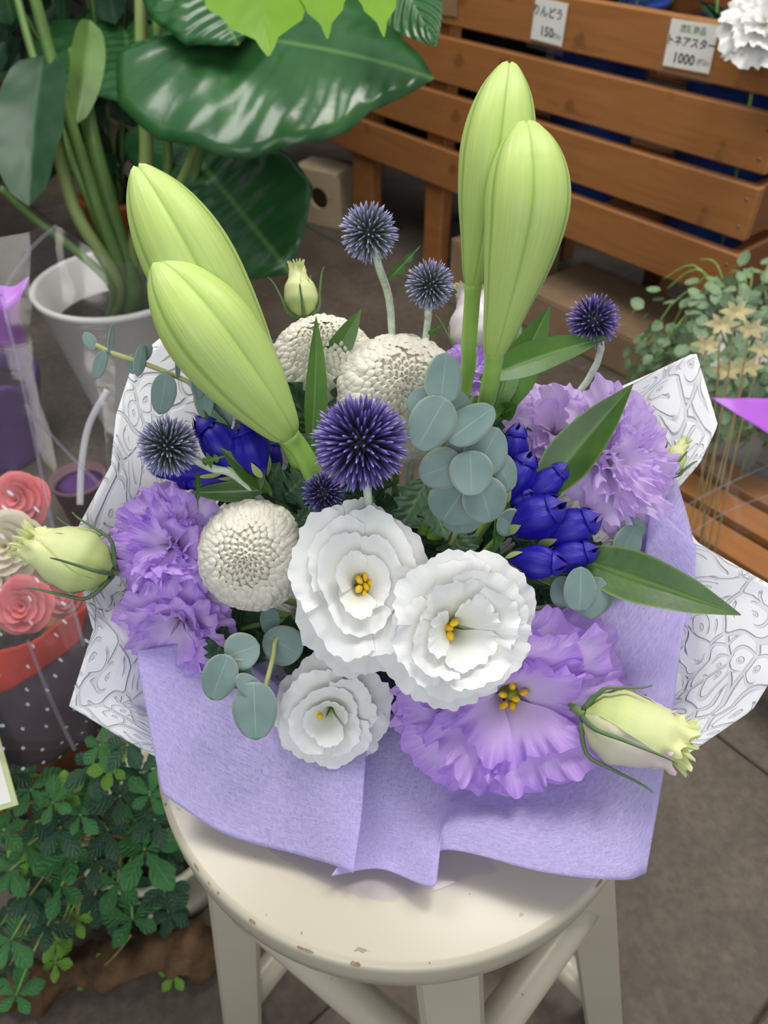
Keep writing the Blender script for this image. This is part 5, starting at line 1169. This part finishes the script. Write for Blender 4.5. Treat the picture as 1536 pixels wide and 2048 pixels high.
for k in range(295):
    u = rs.gauss(0, 1); v = rs.gauss(0, 1); w_ = rs.gauss(0, 1); n = V((u, v, w_)).normalized(); 
    if n.y > 0.5: n.y = -n.y
    r = rs.uniform(0.75, 1.05); c = cp_ + V((n.x*0.17*r-0.03, n.y*0.16*r-0.03, 0.255 + n.z*0.125*r)); ax = (n*0.5+V((rs.uniform(-1, 1), rs.uniform(-1, 1), rs.uniform(-1, .6)))).normalized()
    x = ax.cross(n+V((0, -0.2, 0.4))).normalized(); z = x.cross(ax); s1 = rs.uniform(0.017, 0.028)
    inst('leaf', lm[k % 2], Matrix.Translation(c) @ Matrix((x, ax, z)).transposed().to_4x4() @ Matrix.Scale(s1, 4), t)
fz_ = MB()
for k in range(700):
    n = V((rs.gauss(0, 1), -abs(rs.gauss(0, 1)), rs.gauss(0, 1))).normalized(); r = rs.uniform(0.6, 1.0); c = cp_ + V((n.x*0.17*r-0.03, n.y*0.16*r-0.03, 0.255+n.z*0.125*r))
    d = V((rs.uniform(-1, 1), rs.uniform(-1, 1), rs.uniform(-1, .6))).normalized(); leaf(fz_, c, c+d*rs.uniform(.016, .026), 0.017, n+V((0, -.2, .4)), OVAL, 2, 4, 0.1, 0.1)
part('inner_leaves', fz_, M_creeper, t, stuff=True)
# low slatted pallet
pc = V((0.57, 0.745, 0)); t = thing('slatted_pallet', 'low orange-brown slatted wooden pallet on the floor under the wrapped dried bouquet', 'pallet', pc[:])
for k in range(5):
    mb = MB(); mb.box(0.55, 0.052, 0.018, None, 0.002); Mx = Matrix.Translation(pc + (-BN)*((k-2)*0.072) + V((0, 0, 0.079))) @ MS; inst('slat', mb.mesh('slat', M_wood, V((0, 0, 0)), False), Mx, t)
for k in (-1, 1):
    mb = MB(); mb.box(0.36, 0.04, 0.069, None, 0.002); Mx = Matrix.Translation(pc + BD*(k*0.22) + V((0, 0, 0.0346))) @ MS @ Matrix.Rotation(PI/2, 4, 'Z'); inst('bearer', mb.mesh('bearer', M_wood_dark, V((0, 0, 0)), False), Mx, t)
for k in range(4):
    b = G(1395+k*26, 1078+k*40, 0.0); q = MB(); q.box(0.10, 0.055, 0.03, Matrix.Translation(b+V((0, 0, 0.0155))) @ MS, 0.004); o = part('loose_brick', q, M_brick, None, False, loc=(b.x, b.y, 0)); tag(o, ['red clay brick at the embossed paper end of the row by the pallet', 'second red clay brick from the embossed paper in the row by the pallet', 'third red clay brick from the embossed paper in the row by the pallet', 'red clay brick at the far end of the row from the embossed paper'][k], 'brick', 'loose red bricks by the pallet')
dr = V((0.40, 0.66, 0.089)); t = thing('dried_bouquet', 'dried pale yellow flowers standing inside clear cellophane beside the creeper', 'bouquet', dr[:])
for k, (px, py) in enumerate(((1440, 650), (1470, 625), (1500, 660), (1452, 742), (1492, 735), (1525, 700), (1410, 690))):
    c = P(px, py, .90+0.02*k); q = MB(); q.tube(crv([dr+V((0.01*k-0.03, 0, 0)), dr.lerp(c, 0.6)+V((0, 0, 0.02)), c], 5), 0.0012, 5); st = part('stem', q, M_vine_stem, t)
    for j in range(6):
        a = j*1.05; q = MB(); leaf(q, c, c + CR*math.cos(a)*0.022 + CU*math.sin(a)*0.014 + TOCAM*0.006, 0.009, TOCAM, LANCE, 2, 5, 0.1); part('petal', q, M_dry, st)
q = sheet([[dr+V((0.03*math.cos(a), 0.03*math.sin(a), 0.0)) for a in (3.3, 3.9, 4.5, 5.1, 5.7)], prow([(1285, 990, .82), (1345, 930, .80), (1400, 950, .80), (1445, 1020, .80), (1450, 1100, .80)]), prow([(1345, 720, .86), (1430, 680, .83), (1530, 760, .83), (1590, 900, .82), (1600, 1040, .82)]), prow([(1370, 610, .90), (1450, 580, .87), (1580, 640, .87), (1680, 860, .86), (1680, 1050, .86)])], 60, 50, 0.003, 26); part('cellophane', q, M_film, t)
for pts in ([(1300, 1060, .84), (1350, 1025, .82), (1440, 975, .82), (1560, 920, .83)], [(1290, 1130, .86), (1370, 1075, .82), (1460, 1020, .82), (1570, 980, .83)], [(1345, 900, .80), (1400, 820, .81), (1412, 780, .82)], [(1512, 640, .85), (1530, 680, .84), (1550, 720, .84)]):
    q = MB(); q.tube(crv([P(*p) for p in pts], 6), 0.0013, 6); part('film_fold', q, M_film_base, t)  # hazy tubes along the folds imitate bright highlight streaks on the film
q = sheet([prow([(1422, 795, .80), (1490, 796, .80), (1600, 795, .81)]), prow([(1424, 797, .80), (1500, 845, .79), (1600, 910, .80)])], 14, 8, 0.0015, 30); o = part('purple_ribbon', q, M_purplesat, t); solidify(o, 0.0006)

# ---- white preserved flower and dark cut foliage standing in the planter
wr = BA + BD*1.03 - BN*0.12 + V((0, 0, 0.25))
WW = [(7, 1.0, 0.4, 1.6, 0.15, 0.14, 2.0, 0.7, 0.9, -0.1), (6, 0.75, 0.4, 1.4, -0.05, 0.18, 2.0, 0.7, 0.8, 0.05), (5, 0.5, 0.4, 1.2, -0.15, 0.2, 2.0, 0.8, 0.6, 0.15), (3, 0.28, 0.4, 1.0, -0.2, 0.2, 1.6, 1.0, 0.5, 0.2)]
rose('white_ruffled_flower', 'white ruffled flower head leaning out over the planter corner', P(1530, 38, 1.10), 0.065, TOCAM+V((-0.4, 0, 0.1)), M_whiterose, 81, wr, None, WW)
for k, s in enumerate((0.05, 0.33, 0.62, 0.94)):
    b = BA + BD*s - BN*0.20 + V((0, 0, 0.262)); rs = random.Random(200+k)
    t = thing('cut_foliage', ['bunch of dark cut foliage in the black bucket by the planter leg', 'bunch of dark cut foliage in the black bucket behind the brown card', 'bunch of dark cut foliage in the bucket behind the gentian card', 'bunch of dark cut foliage in the bucket behind the aster card'][k], 'foliage', b[:], 'dark cut foliage in the planter')
    for j in range(30):
        a = rs.uniform(0, 6.28); r = rs.uniform(0.0, 0.12); p = b + V((math.cos(a)*r, math.sin(a)*r, rs.uniform(0.28, 0.46)))
        if j % 3 == 0: q = MB(); q.tube(stempts(b, p), 0.003, 5); part('stem', q, M_mstem, t)
        d = V((math.cos(a), math.sin(a), rs.uniform(-.2, .6))).normalized(); q = MB(); leaf(q, p, p+d*rs.uniform(.07, .11), rs.uniform(.035, .055), V((0, -.3, 1)), OVAL, 4, 8, 0.08, 0.15); part('leaf', q, M_darkleaf, t)
